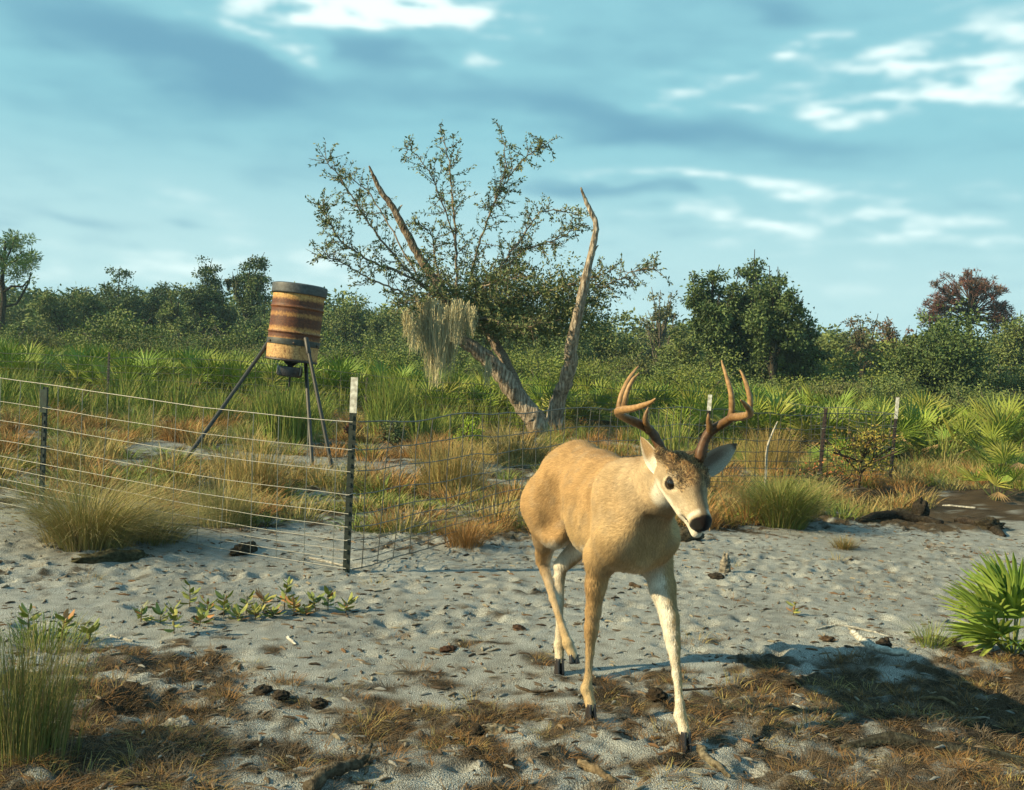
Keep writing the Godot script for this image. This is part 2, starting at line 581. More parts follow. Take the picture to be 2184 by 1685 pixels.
func palmetto_mesh(r: RandomNumberGenerator, h: float, nf: int, nl: int, cols: Array, stem: Color) -> ArrayMesh:
	var mb := MB.new()
	for i in nf:
		var az := i * 2.39996 + r.randf_range(-0.4, 0.4)
		var tilt := r.randf_range(0.12, 1.0)
		var out := Vector3(cos(az), 0, sin(az))
		var pet := h * r.randf_range(0.40, 0.68)
		var dv := (Vector3.UP * cos(tilt) + out * sin(tilt)).normalized()
		var b := out * 0.05 + Vector3(0, -0.02, 0)
		var e := b + dv * pet
		mb.tube([b, b.lerp(e, 0.5) + Vector3(0, 0.02, 0), e], [0.010, 0.008, 0.006], 4, stem)
		var ax := (dv + out * 0.35).normalized()
		var nr := (Vector3.UP * 0.7 - out * 0.7)
		nr = (nr - ax * nr.dot(ax)).normalized()
		nr = nr.rotated(ax, r.randf_range(-0.7, 0.7))
		if r.randf() < 0.13:
			ax = (out - Vector3.UP * 0.7).normalized()
			nr = (Vector3.UP - ax * ax.y).normalized()
			fan(mb, r, e, ax, nr, h * r.randf_range(0.34, 0.46), nl - 3, [Color(0.30, 0.20, 0.095), Color(0.24, 0.17, 0.09)], 1.3)
			continue
		fan(mb, r, e, ax, nr, h * r.randf_range(0.42, 0.58), nl, cols)
	return mb.mesh(false)

# ------------------------------------------------------------------ materials and shared tones (linear base colours)
const OAK := [Color(0.120, 0.155, 0.046), Color(0.155, 0.185, 0.054), Color(0.088, 0.125, 0.040)]
const OAK_DARK := [Color(0.075, 0.112, 0.040), Color(0.100, 0.140, 0.046), Color(0.058, 0.090, 0.034)]
const SCRUB := [Color(0.150, 0.190, 0.040), Color(0.190, 0.215, 0.046), Color(0.110, 0.150, 0.036)]
const PALM := [Color(0.160, 0.230, 0.036), Color(0.205, 0.265, 0.044), Color(0.115, 0.180, 0.032), Color(0.25, 0.25, 0.06)]
const WIRE := [Color(0.27, 0.235, 0.085), Color(0.33, 0.265, 0.115), Color(0.17, 0.19, 0.060), Color(0.36, 0.28, 0.14)]
const GREENGRASS := [Color(0.15, 0.215, 0.045), Color(0.19, 0.245, 0.055), Color(0.24, 0.22, 0.07), Color(0.11, 0.165, 0.038)]
const RUST := [Color(0.29, 0.150, 0.050), Color(0.35, 0.19, 0.070), Color(0.20, 0.098, 0.036), Color(0.32, 0.215, 0.095)]
const STRAW := [Color(0.36, 0.27, 0.115), Color(0.30, 0.205, 0.080), Color(0.27, 0.24, 0.085)]
var m_leaf: StandardMaterial3D
var m_grass: StandardMaterial3D
var m_bark: StandardMaterial3D
var m_dead: StandardMaterial3D
var m_moss: StandardMaterial3D
var m_plain: StandardMaterial3D
var m_metal: StandardMaterial3D
var m_wire: StandardMaterial3D
var m_fur: StandardMaterial3D
var m_antler: StandardMaterial3D
var m_hoof: StandardMaterial3D
var m_eye: StandardMaterial3D
var m_nose: StandardMaterial3D
var m_clod: StandardMaterial3D
var m_drum: StandardMaterial3D
var m_ground: StandardMaterial3D

func make_materials() -> void:
	m_leaf = mat(0.62, 0.35, Color(0.35, 0.42, 0.16))
	m_grass = mat(0.75, 0.25, Color(0.30, 0.32, 0.14))
	var bark_n := noise_tex(31, 0.03, Color.BLACK, Color.WHITE, 512, 5, 10.0)
	var bark_t := noise_tex(32, 0.02, Color(0.55, 0.55, 0.55), Color(1, 1, 1), 512, 5)
	m_bark = grain(mat(0.95, 0.2), bark_t, bark_n, 3.0, 1.0)
	m_dead = grain(mat(0.9, 0.2), noise_tex(33, 0.03, Color(0.42, 0.39, 0.36), Color(1, 1, 1), 512, 5), bark_n, 2.6, 1.4)
	m_dead.uv1_scale = Vector3(1.5, 0.28, 1.5)
	m_moss = mat(0.95, 0.1, Color(0.25, 0.25, 0.18))
	m_plain = grain(mat(0.85, 0.25), noise_tex(34, 0.02, Color(0.78, 0.78, 0.78), Color(1, 1, 1), 256, 4), bark_n, 6.0, 0.4)
	m_metal = grain(mat(0.55, 0.5), noise_tex(35, 0.025, Color(0.72, 0.70, 0.68), Color(1, 1, 1), 256, 4), null, 4.0)
	m_wire = mat(0.45, 0.5)
	m_wire.metallic = 0.35
	var fur_n := noise_tex(36, 0.09, Color.BLACK, Color.WHITE, 512, 4, 6.0)
	m_fur = grain(mat(0.88, 0.22), noise_tex(37, 0.06, Color(0.80, 0.78, 0.75), Color(1, 1, 1), 512, 5), fur_n, 7.0, 0.5)
	m_fur.rim_enabled = true
	m_fur.rim = 0.25
	m_antler = grain(mat(0.5, 0.4), noise_tex(38, 0.03, Color(0.75, 0.72, 0.68), Color(1, 1, 1), 256, 4), fur_n, 8.0, 0.35)
	m_hoof = mat(0.25, 0.5)
	m_eye = mat(0.05, 0.6)
	m_nose = grain(mat(0.30, 0.2), null, fur_n, 16.0, 1.2)
	m_clod = grain(mat(0.98, 0.15), noise_tex(39, 0.03, Color(0.5, 0.5, 0.5), Color(1, 1, 1), 256, 5), bark_n, 5.0, 1.2)
	m_drum = grain(mat(0.6, 0.45), noise_tex(40, 0.04, Color(0.80, 0.78, 0.75), Color(1, 1, 1), 256, 5), null, 3.0)
	m_ground = grain(mat(0.98, 0.12), noise_tex(41, 0.13, Color(0.42, 0.41, 0.39), Color(1, 1, 1), 1024, 5), noise_tex(42, 0.10, Color.BLACK, Color.WHITE, 1024, 4, 9.0), 1.3, 1.0)

# ------------------------------------------------------------------ ground
func make_ground() -> void:
	var xs := PackedFloat32Array()
	var zs := PackedFloat32Array()
	var s := 0.021
	var x := 0.0
	while x < 3.6:
		xs.append(x)
		x += s
	var step := s
	while x < 500.0:
		xs.append(x)
		step *= 1.07
		x += step
	xs.append(500.0)
	var full := PackedFloat32Array()
	for i in range(xs.size() - 1, 0, -1):
		full.append(-xs[i])
	full.append_array(xs)
	var z := -2.5
	while z > -9.6:
		zs.append(z)
		z -= s if z > -6.5 else s * 1.5
	step = s * 1.5
	while z > -700.0:
		zs.append(z)
		step *= 1.035
		z -= step
	zs.append(-700.0)
	var back := PackedFloat32Array()
	step = s
	z = -2.5 + s
	while z < 60.0:
		back.append(z)
		step *= 1.15
		z += step
	var zz := PackedFloat32Array()
	for i in range(back.size() - 1, -1, -1):
		zz.append(back[i])
	zz.append_array(zs)
	var nx := full.size()
	var mb := MB.new()
	var n_tone := noise(55, 0.6, 3)
	var n_spk := noise(56, 9.0, 2)
	for zi in zz:
		for xi in full:
			var lit := litter(xi, zi)
			var far := smoothstep(-18.0, -30.0, zi)
			mb.v.append(Vector3(xi, ground_height(xi, zi) + ground_fine(xi, zi), zi))
			var tone := 1.0 + 0.22 * n_tone.get_noise_2d(xi, zi) + 0.26 * n_spk.get_noise_2d(xi, zi)
			var sand := Color(0.52, 0.545, 0.53)
			var brown := Color(0.140, 0.108, 0.074)
			var col := sand.lerp(brown, smoothstep(0.05, 0.70, lit + 0.55 * n_spk.get_noise_2d(xi * 0.7 + 9.0, zi * 0.7)))
			col = col.lerp(Color(0.050, 0.043, 0.034), 0.75 * smoothstep(0.02, 0.26, n_tone.get_noise_2d(xi * 2.6 + 31.0, zi * 2.6)) * smoothstep(0.2, 0.6, lit) * (0.35 + 0.65 * smoothstep(-7.5, -6.0, zi)))
			col = col.lerp(Color(0.09, 0.09, 0.035), far)
			mb.c.append(Color(col.r * tone, col.g * tone, col.b * tone))
	for j in zz.size() - 1:
		for i in nx - 1:
			var q := j * nx + i
			mb.quad(q, q + nx, q + nx + 1, q + 1)
	# rows run away from the camera, so turn the faces up
	for t in range(0, mb.ix.size(), 3):
		var k := mb.ix[t + 1]
		mb.ix[t + 1] = mb.ix[t + 2]
		mb.ix[t + 2] = k
	var o := part("ground", mb, m_ground, self)
	o.set_meta("kind", "structure")
	o.set_meta("label", "pale grey sand with brown leaf litter and dead grass")

# ------------------------------------------------------------------ deer
const HEADING := 0.2967
var D0 := Vector3(0.455, 0, -3.72)
func D(f: float, u: float, r: float) -> Vector3:      # forward, up, to its right
	var sn := sin(HEADING)
	var cs := cos(HEADING)
	return D0 + Vector3(sn, 0, cs) * f + Vector3(-cs, 0, sn) * r + Vector3.UP * u

func make_deer() -> void:
	var base := Vector3(D0.x, 0, D0.z)
	var deer := thing("white_tailed_deer", base, "tan white-tailed buck with antlers walking across the bare sand toward the camera", "deer")
	var F := D(1, 0, 0) - D(0, 0, 0)
	var R := D(0, 0, 1) - D(0, 0, 0)
	# head frame
	var E := at(1466, 1032, 3.30)
	var hf := (at(1503, 1116, 3.185) - E).normalized()
	var hr := hf.cross(Vector3.UP).normalized()
	var hu := hr.cross(hf).normalized()
	var HB := Basis(hr, hu, hf)
	var hs := 1.08
	var HL := func(x: float, y: float, z: float) -> Vector3: return E + (hr * x + hu * y + hf * z) * hs
	# colours
	var TAN := Color(0.42, 0.270, 0.128)
	var TAN2 := Color(0.455, 0.32, 0.165)
	var GREY := Color(0.43, 0.325, 0.20)
	var WHT := Color(0.80, 0.76, 0.66)
	var CREAM := Color(0.56, 0.44, 0.26)
	# bones of the body: from, to, radius, radius, outside colour, inside or lower colour
	var c := 0.042
	var bones := [
		[D(0.03, .752, c), D(-.30, .745, .012), .115, .131, TAN, TAN], [D(-.30, .745, .012), D(-.62, .775, 0), .134, .118, TAN, TAN],
		[D(-.02, .842, c), D(-.35, .826, .005), .055, .068, TAN, TAN], [D(-.35, .826, .005), D(-.60, .838, 0), .068, .075, TAN, TAN], [D(-.60, .838, 0), D(-.76, .78, 0), .075, .065, TAN, TAN],
		[D(.05, .655, c), D(-.28, .648, .012), .112, .123, TAN2, WHT], [D(-.28, .648, .012), D(-.54, .71, 0), .123, .075, TAN2, WHT],
		[D(.115, .715, c), D(.105, .625, c), .095, .080, TAN2, CREAM],
		[D(-.78, .79, 0), D(-.85, .62, 0), .03, .035, TAN, WHT]]
	for s in [-1.0, 1.0]:
		bones.append_array([
			[D(.01, .81, .055 * s + c), D(.110, .66, .072 * s + c), .060, .063, TAN2, TAN2], [D(.110, .66, .072 * s + c), D(-.005, .57, .082 * s + c), .061, .054, TAN2, TAN2],
			[D(-.60, .79, .065 * s), D(-.655, .66, .085 * s), .09, .112, TAN, TAN], [D(-.655, .66, .085 * s), D(-.565, .575, .095 * s), .112, .075, TAN, WHT], [D(-.70, .70, .07 * s), D(-.70, .58, .075 * s), .085, .065, TAN, WHT]])
	var neck := [
		[D(.04, .785, c), at(1420, 1034, 3.46), .104, .078, GREY, GREY], [D(.09, .72, c), at(1412, 1058, 3.47), .084, .060, GREY, GREY],
		[D(.0, .83, c), at(1420, 1004, 3.47), .068, .060, GREY, GREY]]
	bones.append_array(neck)
	# legs: right front, left front, right rear, left rear; points from the top down
	var legs := [
		[[D(-.005, .58, .125), .053], [D(-.03, .47, .127), .033], [D(-.055, .37, .122), .0255], [D(-.063, .315, .122), .0245], [D(-.07, .285, .12), .0215], [D(-.075, .22, .118), .0142], [D(-.072, .13, .120), .0136], [D(-.072, .093, .125), .0200], [D(-.055, .06, .118), .0165], [D(-.045, .038, .115), .0185]],
		[[D(.02, .58, -.068), .060], [D(.07, .48, -.078), .041], [D(.12, .38, -.088), .0300], [D(.142, .335, -.088), .0265], [D(.155, .30, -.09), .0225], [D(.19, .215, -.09), .0146], [D(.225, .125, -.09), .0140], [D(.235, .092, -.088), .0200], [D(.26, .06, -.09), .0165], [D(.272, .040, -.092), .0185]],
		[[D(-.60, .62, .10), .085], [D(-.68, .52, .09), .050], [D(-.75, .445, .074), .031], [D(-.772, .41, .068), .028], [D(-.755, .375, .063), .021], [D(-.68, .275, .047), .0165], [D(-.59, .155, .025), .0160], [D(-.562, .12, .018), .0210], [D(-.548, .092, .006), .0170], [D(-.540, .075, .0), .0180]],
		[[D(-.56, .62, -.095), .078], [D(-.62, .52, -.055), .052], [D(-.69, .43, -.005), .032], [D(-.715, .40, .010), .028], [D(-.710, .365, .013), .021], [D(-.69, .26, .015), .0165], [D(-.655, .135, .022), .0160], [D(-.642, .092, .024), .0210], [D(-.628, .058, .028), .0165], [D(-.618, .036, .030), .0185]]]
	var lcol := [[TAN, CREAM], [TAN2, WHT], [TAN, WHT], [TAN, WHT]]
	for k in 4:
		var L: Array = legs[k]
		for i in L.size() - 1:
			var oc: Color = lcol[k][0]
			var ic: Color = lcol[k][1]
			var t := clampf((i - 3) / 4.0, 0.0, 1.0)
			oc = oc.lerp(CREAM, t * 0.75)
			ic = ic.lerp(CREAM, t * (0.5 if k != 1 else 0.25))
			bones.append([L[i][0], L[i + 1][0], L[i][1], L[i + 1][1], oc, ic, 0.012 + 0.02 * clampf(1.0 - i / 3.0, 0.0, 1.0), [1.0, -1.0, 1.0, -1.0][k]])
	# body field
	var lo := Vector3(9, 9, 9)
	var hi := -lo
	for b in bones:
		for q in [b[0], b[1]]:
			lo = lo.min(q - Vector3.ONE * 0.17)
			hi = hi.max(q + Vector3.ONE * 0.17)
	lo.y = -0.02
	var fld := Field.new(lo, hi, 0.0095)
	for b in bones:
		fld.bone(b[0], b[1], b[2], b[3], b[6] if b.size() > 6 else 0.05)
	# hollows: flank, between shoulder and ribs
	for s in [-1.0, 1.0]:
		fld.bone(D(-.49, .71, .168 * s), D(-.51, .60, .150 * s), .05, .04, .06, true)
		fld.bone(D(-.095, .80, .140 * s + .031), D(-.080, .62, .142 * s + .031), .03, .03, .035, true)
	fld.bone(D(.235, .76, c), D(.215, .60, c), .022, .026, .05, true)
	for s in [-1.0, 1.0]:
		fld.bone(D(.085, .86, .118 * s + c), D(.175, .71, .128 * s + c), .020, .026, .035, true)
	# ribs and the edge of the shoulder blade under the skin
	for s in [-1.0, 1.0]:
		for i in 5:
			var rf := -.12 - .05 * i
			fld.bone(D(rf, .80, .108 * s + .012), D(rf - .045, .66, .1225 * s + .012), .010, .0125, .02)
		fld.bone(D(-.02, .83, .072 * s + c), D(.06, .66, .124 * s + c), .022, .022, .018)
		fld.bone(D(-.68, .81, .100 * s), D(-.58, .815, .112 * s), .020, .024, .025)
	var mb := MB.new()
	fld.to_mb(mb, base)
	var n_body := mb.v.size()
	# head field
	var hfld := Field.new(Vector3(-0.13, -0.15, -0.17), Vector3(0.13, 0.11, 0.19), 0.0042)
	var HI := HB.inverse()
	for b in neck:
		hfld.bone(HI * (b[0] - E) / hs, HI * (b[1] - E) / hs, (b[2] + 0.002) / hs, (b[3] + 0.002) / hs, 0.05)
	hfld.ball(Vector3(0, -.012, -.056), Basis.IDENTITY, Vector3(.056, .054, .070), .03)
	hfld.bone(Vector3(0, .008, -.03), Vector3(0, .014, .03), .042, .034, .03)
	hfld.bone(Vector3(0, .008, .02), Vector3(0, -.007, .126), .038, .0245, .025)
	hfld.bone(Vector3(0, -.022, .0), Vector3(0, -.026, .118), .040, .0245, .025)
	for s in [-1.0, 1.0]:
		hfld.bone(Vector3(.030 * s, -.030, -.055), Vector3(.016 * s, -.038, .065), .040, .024, .025)
		hfld.bone(Vector3(.043 * s, .024, -.018), Vector3(.040 * s, .022, .012), .019, .015, .014)
		hfld.bone(Vector3(.046 * s, -.014, -.012), Vector3(.036 * s, -.016, .03), .017, .012, .014)
		hfld.bone(Vector3(.036 * s, .042, -.060), Vector3(.034 * s, .022, -.050), .016, .020, .012)
		hfld.bone(Vector3(.050 * s, .018, -.085), Vector3(.064 * s, .028, -.092), .024, .018, .02)
		hfld.bone(Vector3(.017 * s, -.010, .128), Vector3(.015 * s, -.022, .134), .013, .0145, .012)
	hfld.bone(Vector3(0, -.050, .07), Vector3(0, -.053, .134), .020, .0165, .012)
	hfld.bone(Vector3(0, -.006, .12), Vector3(0, -.014, .143), .020, .016, .012)
	for s in [-1.0, 1.0]:
		hfld.bone(Vector3(.060 * s, .004, .004), Vector3(.072 * s, .004, .006), .0125, .016, .006, true)
		hfld.bone(Vector3(.032 * s, -.036, .090), Vector3(.0, -.037, .175), .003, .0050, .004, true)
	var i0 := mb.ix.size()
	hfld.to_mb(mb, Vector3.ZERO)
	for i in range(n_body, mb.v.size()):
		mb.v[i] = E + HB * (mb.v[i] * hs) - base
	for i in range(i0, mb.ix.size(), 3):      # the head frame mirrors, so turn its faces
		var sw := mb.ix[i + 1]
		mb.ix[i + 1] = mb.ix[i + 2]
		mb.ix[i + 2] = sw
	# colouring: the nearest bones give the tone, the side or the underside the white
	var n_fur := noise(71, 26.0, 3)
	var n_mot := noise(72, 7.0, 2)
	var throat: Vector3 = HL.call(.030, -.082, -.035)
	var m0 := mb.mesh(true)
	var nn: PackedVector3Array = m0.surface_get_arrays(0)[Mesh.ARRAY_NORMAL]
	for i in mb.v.size():
		var p := mb.v[i] + base
		var col := Color(0, 0, 0)
		var h := (p - E) / hs
		var hx := h.dot(hr)
		var hy := h.dot(hu)
		var hz := h.dot(hf)
		var mott := n_fur.get_noise_3d(p.x, p.y * 0.6, p.z)
		var wsum := 0.0
		for b in bones:
			var ba: Vector3 = b[0]
			var ab: Vector3 = b[1] - ba
			var q := p - ba
			var t := clampf(q.dot(ab) / ab.length_squared(), 0.0, 1.0)
			var off := q - ab * t
			var dd := off.length() - lerpf(b[2], b[3], t)
			if dd > 0.06:
				continue
			off = off.normalized()
			var w := exp(-maxf(dd, -0.03) * 42.0)
			var mixv := 0.0
			if b.size() > 7:
				mixv = smoothstep(-0.05, 0.6, -off.dot(R) * b[7] + mott * 0.25)
			else:
				mixv = smoothstep(0.45, 0.95, -off.y + mott * 0.2)
			var cc: Color = (b[4] as Color).lerp(b[5], mixv)
			col.r += cc.r * w; col.g += cc.g * w; col.b += cc.b * w
			wsum += w
		if wsum > 0.0:
			col = Color(col.r / wsum, col.g / wsum, col.b / wsum)
		else:
			col = GREY
		# darker saddle along the back
		# the dark dorsal coat and greyer patches of hair
		var big := n_mot.get_noise_3dv(p * 0.8)
		var side := absf((p - D0).dot(R) - 0.012)
		col = col.lerp(Color(0.23, 0.140, 0.070), (0.62 + 0.3 * big) * smoothstep(0.10, 0.03, side + 0.03 * mott) * smoothstep(0.80, 0.86, p.y + 0.02 * mott))
		col = col.lerp(Color(0.30, 0.24, 0.165), 0.35 * smoothstep(0.10, 0.5, n_mot.get_noise_3dv(p * 1.7 + Vector3(5, 2, 8)) + 0.2 * mott))
		if i >= n_body:
			var hc := Color(0.38, 0.295, 0.19).lerp(Color(0.47, 0.39, 0.28), smoothstep(0.0, 0.07, hz) * smoothstep(0.02, -0.01, hy))
			# brown forehead, grey bridge and muzzle, white throat, chin, eye ring and band behind the nose
			hc = hc.lerp(Color(0.15, 0.105, 0.062), smoothstep(0.012, 0.030, hy + mott * 0.02) * smoothstep(0.085, -0.01, hz))
			hc = hc.lerp(Color(0.34, 0.17, 0.06), 0.7 * smoothstep(0.034, 0.055, hy) )
			hc = hc.lerp(Color(0.12, 0.09, 0.06), 0.75 * smoothstep(0.019, 0.007, absf(hx)) * smoothstep(0.0, 0.04, hz) * smoothstep(0.0, 0.02, hy + hz * 0.1))
			hc = hc.lerp(WHT, smoothstep(-0.024, -0.050, hy + mott * 0.014 - 0.05 * maxf(-hz, 0.0)) * smoothstep(-0.075 + mott * 0.02, -0.02, hz))
			var er := Vector3(absf(hx) - 0.056, hy - 0.004, hz - 0.002).length()
			hc = hc.lerp(Color(0.66, 0.57, 0.42), 0.62 * smoothstep(0.040 + 0.010 * mott, 0.022, er))
			hc = hc.lerp(Color(0.03, 0.022, 0.018), smoothstep(0.0225, 0.0185, er))
			hc = hc.lerp(WHT, 0.6 * smoothstep(0.011, 0.003, absf(hz - 0.114 - 0.25 * (hy + 0.01))) * smoothstep(0.006, 0.014, absf(hx)))
			hc = hc.lerp(Color(0.014, 0.012, 0.012), smoothstep(0.129, 0.134, hz + mott * 0.004) * smoothstep(-0.034, -0.028, hy))
			hc = hc.lerp(Color(0.035, 0.028, 0.026), smoothstep(0.006, 0.003, absf(hy + 0.036)) * smoothstep(0.08, 0.10, hz))
			col = hc.lerp(col, maxf(smoothstep(-0.085, -0.12, hz), smoothstep(-0.085, -0.11, hy)))
		else:
			pass
		col = col.lerp(WHT, 0.9 * smoothstep(0.060, 0.030, (p - throat).length() + 0.012 * mott))
		var k := 1.0 + 0.20 * mott + 0.14 * n_mot.get_noise_3dv(p)
		mb.c[i] = Color(minf(col.r * k, 0.84), minf(col.g * k, 0.82), minf(col.b * k, 0.78))
	var body := part("body", mb, m_fur, deer)
	# a coat of short lying hairs over the skin
	var hb0 := MB.new()
	var hn := PackedVector3Array()
	var cr := rng_of(77)
	var carry := 0.0
	for t in range(0, mb.ix.size(), 3):
		var ia := mb.ix[t]
		var pa := mb.v[ia]
		var pb := mb.v[mb.ix[t + 1]]
		var pc := mb.v[mb.ix[t + 2]]
		var onhead := ia >= n_body
		carry += (pb - pa).cross(pc - pa).length() * 0.5 * (95000.0 if onhead else 62000.0)
		while carry >= 1.0:
			carry -= 1.0
			var u := cr.randf()
			var v := cr.randf() * (1.0 - u)
			var p := pa + (pb - pa) * u + (pc - pa) * v
			var n := nn[ia]
			var lq := (p + base - E) / hs
			var lx := lq.dot(hf)
			if onhead and (lx > 0.105 or Vector3(absf(lq.dot(hr)) - 0.056, lq.dot(hu) - 0.004, lx - 0.002).length() < 0.022):
				continue
			var flow := (-F * 0.8 - Vector3.UP * 0.55) if p.y > 0.55 else (-Vector3.UP - F * 0.15)
			var ln := cr.randf_range(0.009, 0.021)
			if p.y < 0.4:
				ln *= 0.55
			if onhead:
				flow = -hf
				ln = cr.randf_range(0.005, 0.009)
				if lq.dot(hu) > 0.03 and lx < 0.03:
					flow = -hf * 0.6 + rdir(cr) * 0.9 + hu * 0.4
					ln = cr.randf_range(0.010, 0.020)
			flow = flow + rdir(cr) * 0.28
			flow = (flow - n * flow.dot(n)).normalized()
			var sd := flow.cross(n) * 0.0011
			var tip := p + flow * ln + n * ln * cr.randf_range(0.10, 0.38)
			var k := cr.randf_range(0.72, 1.18) if mb.c[ia].b < 0.4 else cr.randf_range(0.88, 1.08)
			var cc := mb.c[ia]
			if onhead and lq.dot(hu) > 0.012 and lx < 0.05:
				var pick_h := cr.randf()
				if pick_h < 0.45:
					cc = Color(0.075, 0.052, 0.034)
				elif pick_h < 0.65:
					cc = Color(0.40, 0.27, 0.13)
			var hc := Color(minf(cc.r * k, 0.86), minf(cc.g * k, 0.84), minf(cc.b * k, 0.80))
			var q := hb0.v.size()
			hb0.v.append_array(PackedVector3Array([p - sd, tip, p + sd]))
			hb0.c.append_array(PackedColorArray([hc, hc, hc]))
			hb0.ix.append_array(PackedInt32Array([q, q + 1, q + 2]))
			hn.append_array(PackedVector3Array([n, n, n]))
	var ha := []
	ha.resize(Mesh.ARRAY_MAX)
	ha[Mesh.ARRAY_VERTEX] = hb0.v
	ha[Mesh.ARRAY_COLOR] = hb0.c
	ha[Mesh.ARRAY_INDEX] = hb0.ix
	ha[Mesh.ARRAY_NORMAL] = hn
	var hm := ArrayMesh.new()
	hm.add_surface_from_arrays(Mesh.PRIMITIVE_TRIANGLES, ha)
	obj("coat", hm, mat(0.85, 0.2), body).set_meta("kind", "stuff")
	# nose pad with two nostrils
	var nf := Field.new(E + hf * 0.158 - Vector3.ONE * 0.05, E + hf * 0.158 + Vector3.ONE * 0.045, 0.0028)
	nf.ball(HL.call(0, -.007, .138), HB, Vector3(.0215, .0150, .0190), .008)
	nf.ball(HL.call(0, -.021, .139), HB, Vector3(.0130, .010, .0150), .009)
	for s in [-1.0, 1.0]:
		nf.bone(HL.call(.013 * s, -.008, .168), HL.call(.0185 * s, -.003, .146), .0065, .0055, .003, true)
	var nb := MB.new()
	nf.to_mb(nb, base)
	for i in nb.c.size():
		nb.c[i] = Color(0.012, 0.011, 0.011)
	part("nose", nb, m_nose, deer)
	for s in [1.0, -1.0]:
		var eb := MB.new()
		var prof := []
		for i in 13:
			var a := PI * i / 12.0 - PI / 2
			prof.append([maxf(cos(a) * 0.0168, 0.0002), sin(a) * 0.0168])
		eb.lathe(HL.call(.050 * s, .004, .003) - base, HB, prof, 18, Color(0.012, 0.008, 0.006))
		part("eye", eb, m_eye, deer)
	# ears: curved leaf-shaped cups
	var ear_spec := [
		[at(1402, 1000, 3.375), at(1359, 926, 3.44), at(1380, 960, 3.40) + Vector3(-0.6, 0.1, 0.65)],
		[at(1500, 1003, 3.365), at(1580, 945, 3.38), at(1540, 975, 3.37) + Vector3(0.05, -0.25, 1.0)]]
	for k in 2:
		var a0: Vector3 = ear_spec[k][0]
		var a1: Vector3 = ear_spec[k][1]
		var ax := (a1 - a0)
		var face: Vector3 = ear_spec[k][2] - (a0 + a1) * 0.5
		var axn := ax.normalized()
		face = (face - axn * face.dot(axn)).normalized()
		var sd := axn.cross(face)
		var ear := MB.new()
		var nu := 14
		var nv := 12
		for side in 2:
			for u in nu + 1:
				var t := float(u) / nu
				var w := (0.026 if k == 0 else 0.038) * pow(sin(PI * clampf(0.13 + 0.87 * t, 0.0, 1.0)), 0.75) * (1.15 - 0.35 * t) + 0.001
				for v in nv + 1:
					var g := (float(v) / nv) * 2.0 - 1.0
					var bend := (1.0 - g * g) * w * (0.75 - 0.35 * t)
					var p := a0 - axn * 0.015 + ax * t * 1.05 + sd * g * w - face * bend * 1.0 - face * (0.0045 * (1.0 - pow(absf(g), 6.0)) * (1.0 if side == 1 else 0.0)) - face * 0.012 * t * t
					var ec := Color(0.44, 0.42, 0.37).lerp(Color(0.20, 0.165, 0.14), smoothstep(0.75, 0.2, absf(g + 0.1)) * smoothstep(0.95, 0.5, t)) if side == 0 else Color(0.27, 0.205, 0.13)
					if absf(g) > 0.86:
						ec = ec.lerp(Color(0.55, 0.50, 0.40), 0.7)
					if t > 0.9:
						ec = ec.lerp(Color(0.06, 0.05, 0.045), 0.8)
					if k == 0 and side == 0:
						ec = Color(0.33, 0.235, 0.13).lerp(WHT, 0.9 * smoothstep(0.55, 0.35, t) + 0.6 * smoothstep(0.7, 0.9, absf(g)))
					ear.vert(p - base, ec)
		var row := nv + 1
		for side in 2:
			var off := side * (nu + 1) * row
			for u in nu:
				for v in nv:
					var q := off + u * row + v
					if side == 0:
						ear.quad(q, q + row, q + row + 1, q + 1)
					else:
						ear.quad(q, q + 1, q + row + 1, q + row)
		part("ear", ear, m_fur, deer)
	# antlers: main beam and tines
	var AD := -0.10
	var beams := [
		[[[1418, 985, 3.44, .014], [1415, 968, 3.44, .017], [1404, 946, 3.45, .0150], [1390, 922, 3.455, .0150], [1370, 907, 3.455, .0145], [1345, 896, 3.43, .0135], [1325, 886, 3.39, .0130], [1318, 878, 3.34, .0125], [1328, 874, 3.28, .0115], [1350, 871, 3.22, .0100], [1375, 864, 3.17, .0080], [1390, 857, 3.145, .0055], [1398, 850, 3.13, .002]],
		 [[1321, 882, 3.355, .0115], [1322, 860, 3.355, .0095], [1329, 834, 3.36, .0085], [1343, 807, 3.38, .0070], [1356, 789, 3.40, .0045], [1362, 781, 3.41, .002]],
		 [[1329, 875, 3.28, .0105], [1333, 855, 3.275, .0085], [1339, 832, 3.275, .0075], [1350, 810, 3.28, .0058], [1358, 801, 3.285, .0035], [1363, 795, 3.29, .0018]],
		 [[1385, 917, 3.45, .012], [1378, 903, 3.435, .0095], [1376, 890, 3.43, .0078], [1380, 877, 3.43, .005], [1383, 868, 3.43, .002]]],
		[[[1492, 985, 3.42, .014], [1494, 967, 3.42, .017], [1501, 944, 3.43, .0150], [1511, 925, 3.435, .0150], [1528, 912, 3.43, .0145], [1547, 900, 3.41, .0135], [1563, 890, 3.37, .0130], [1582, 889, 3.31, .0125], [1597, 884, 3.24, .0115], [1600, 878, 3.18, .0100], [1595, 869, 3.13, .0080], [1586, 859, 3.10, .0055], [1580, 853, 3.085, .002]],
		 [[1558, 894, 3.385, .0120], [1561, 872, 3.38, .0100], [1560, 845, 3.375, .0088], [1554, 818, 3.38, .0075], [1546, 792, 3.39, .0055], [1541, 777, 3.40, .0035], [1539, 769, 3.405, .002]],
		 [[1597, 884, 3.24, .0105], [1600, 862, 3.235, .0088], [1597, 838, 3.235, .0078], [1590, 814, 3.24, .0060], [1583, 798, 3.245, .0040], [1578, 789, 3.25, .0018]],
		 [[1514, 922, 3.43, .012], [1513, 908, 3.42, .0092], [1511, 898, 3.415, .0075], [1511, 889, 3.41, .005], [1511, 882, 3.41, .002]]]]
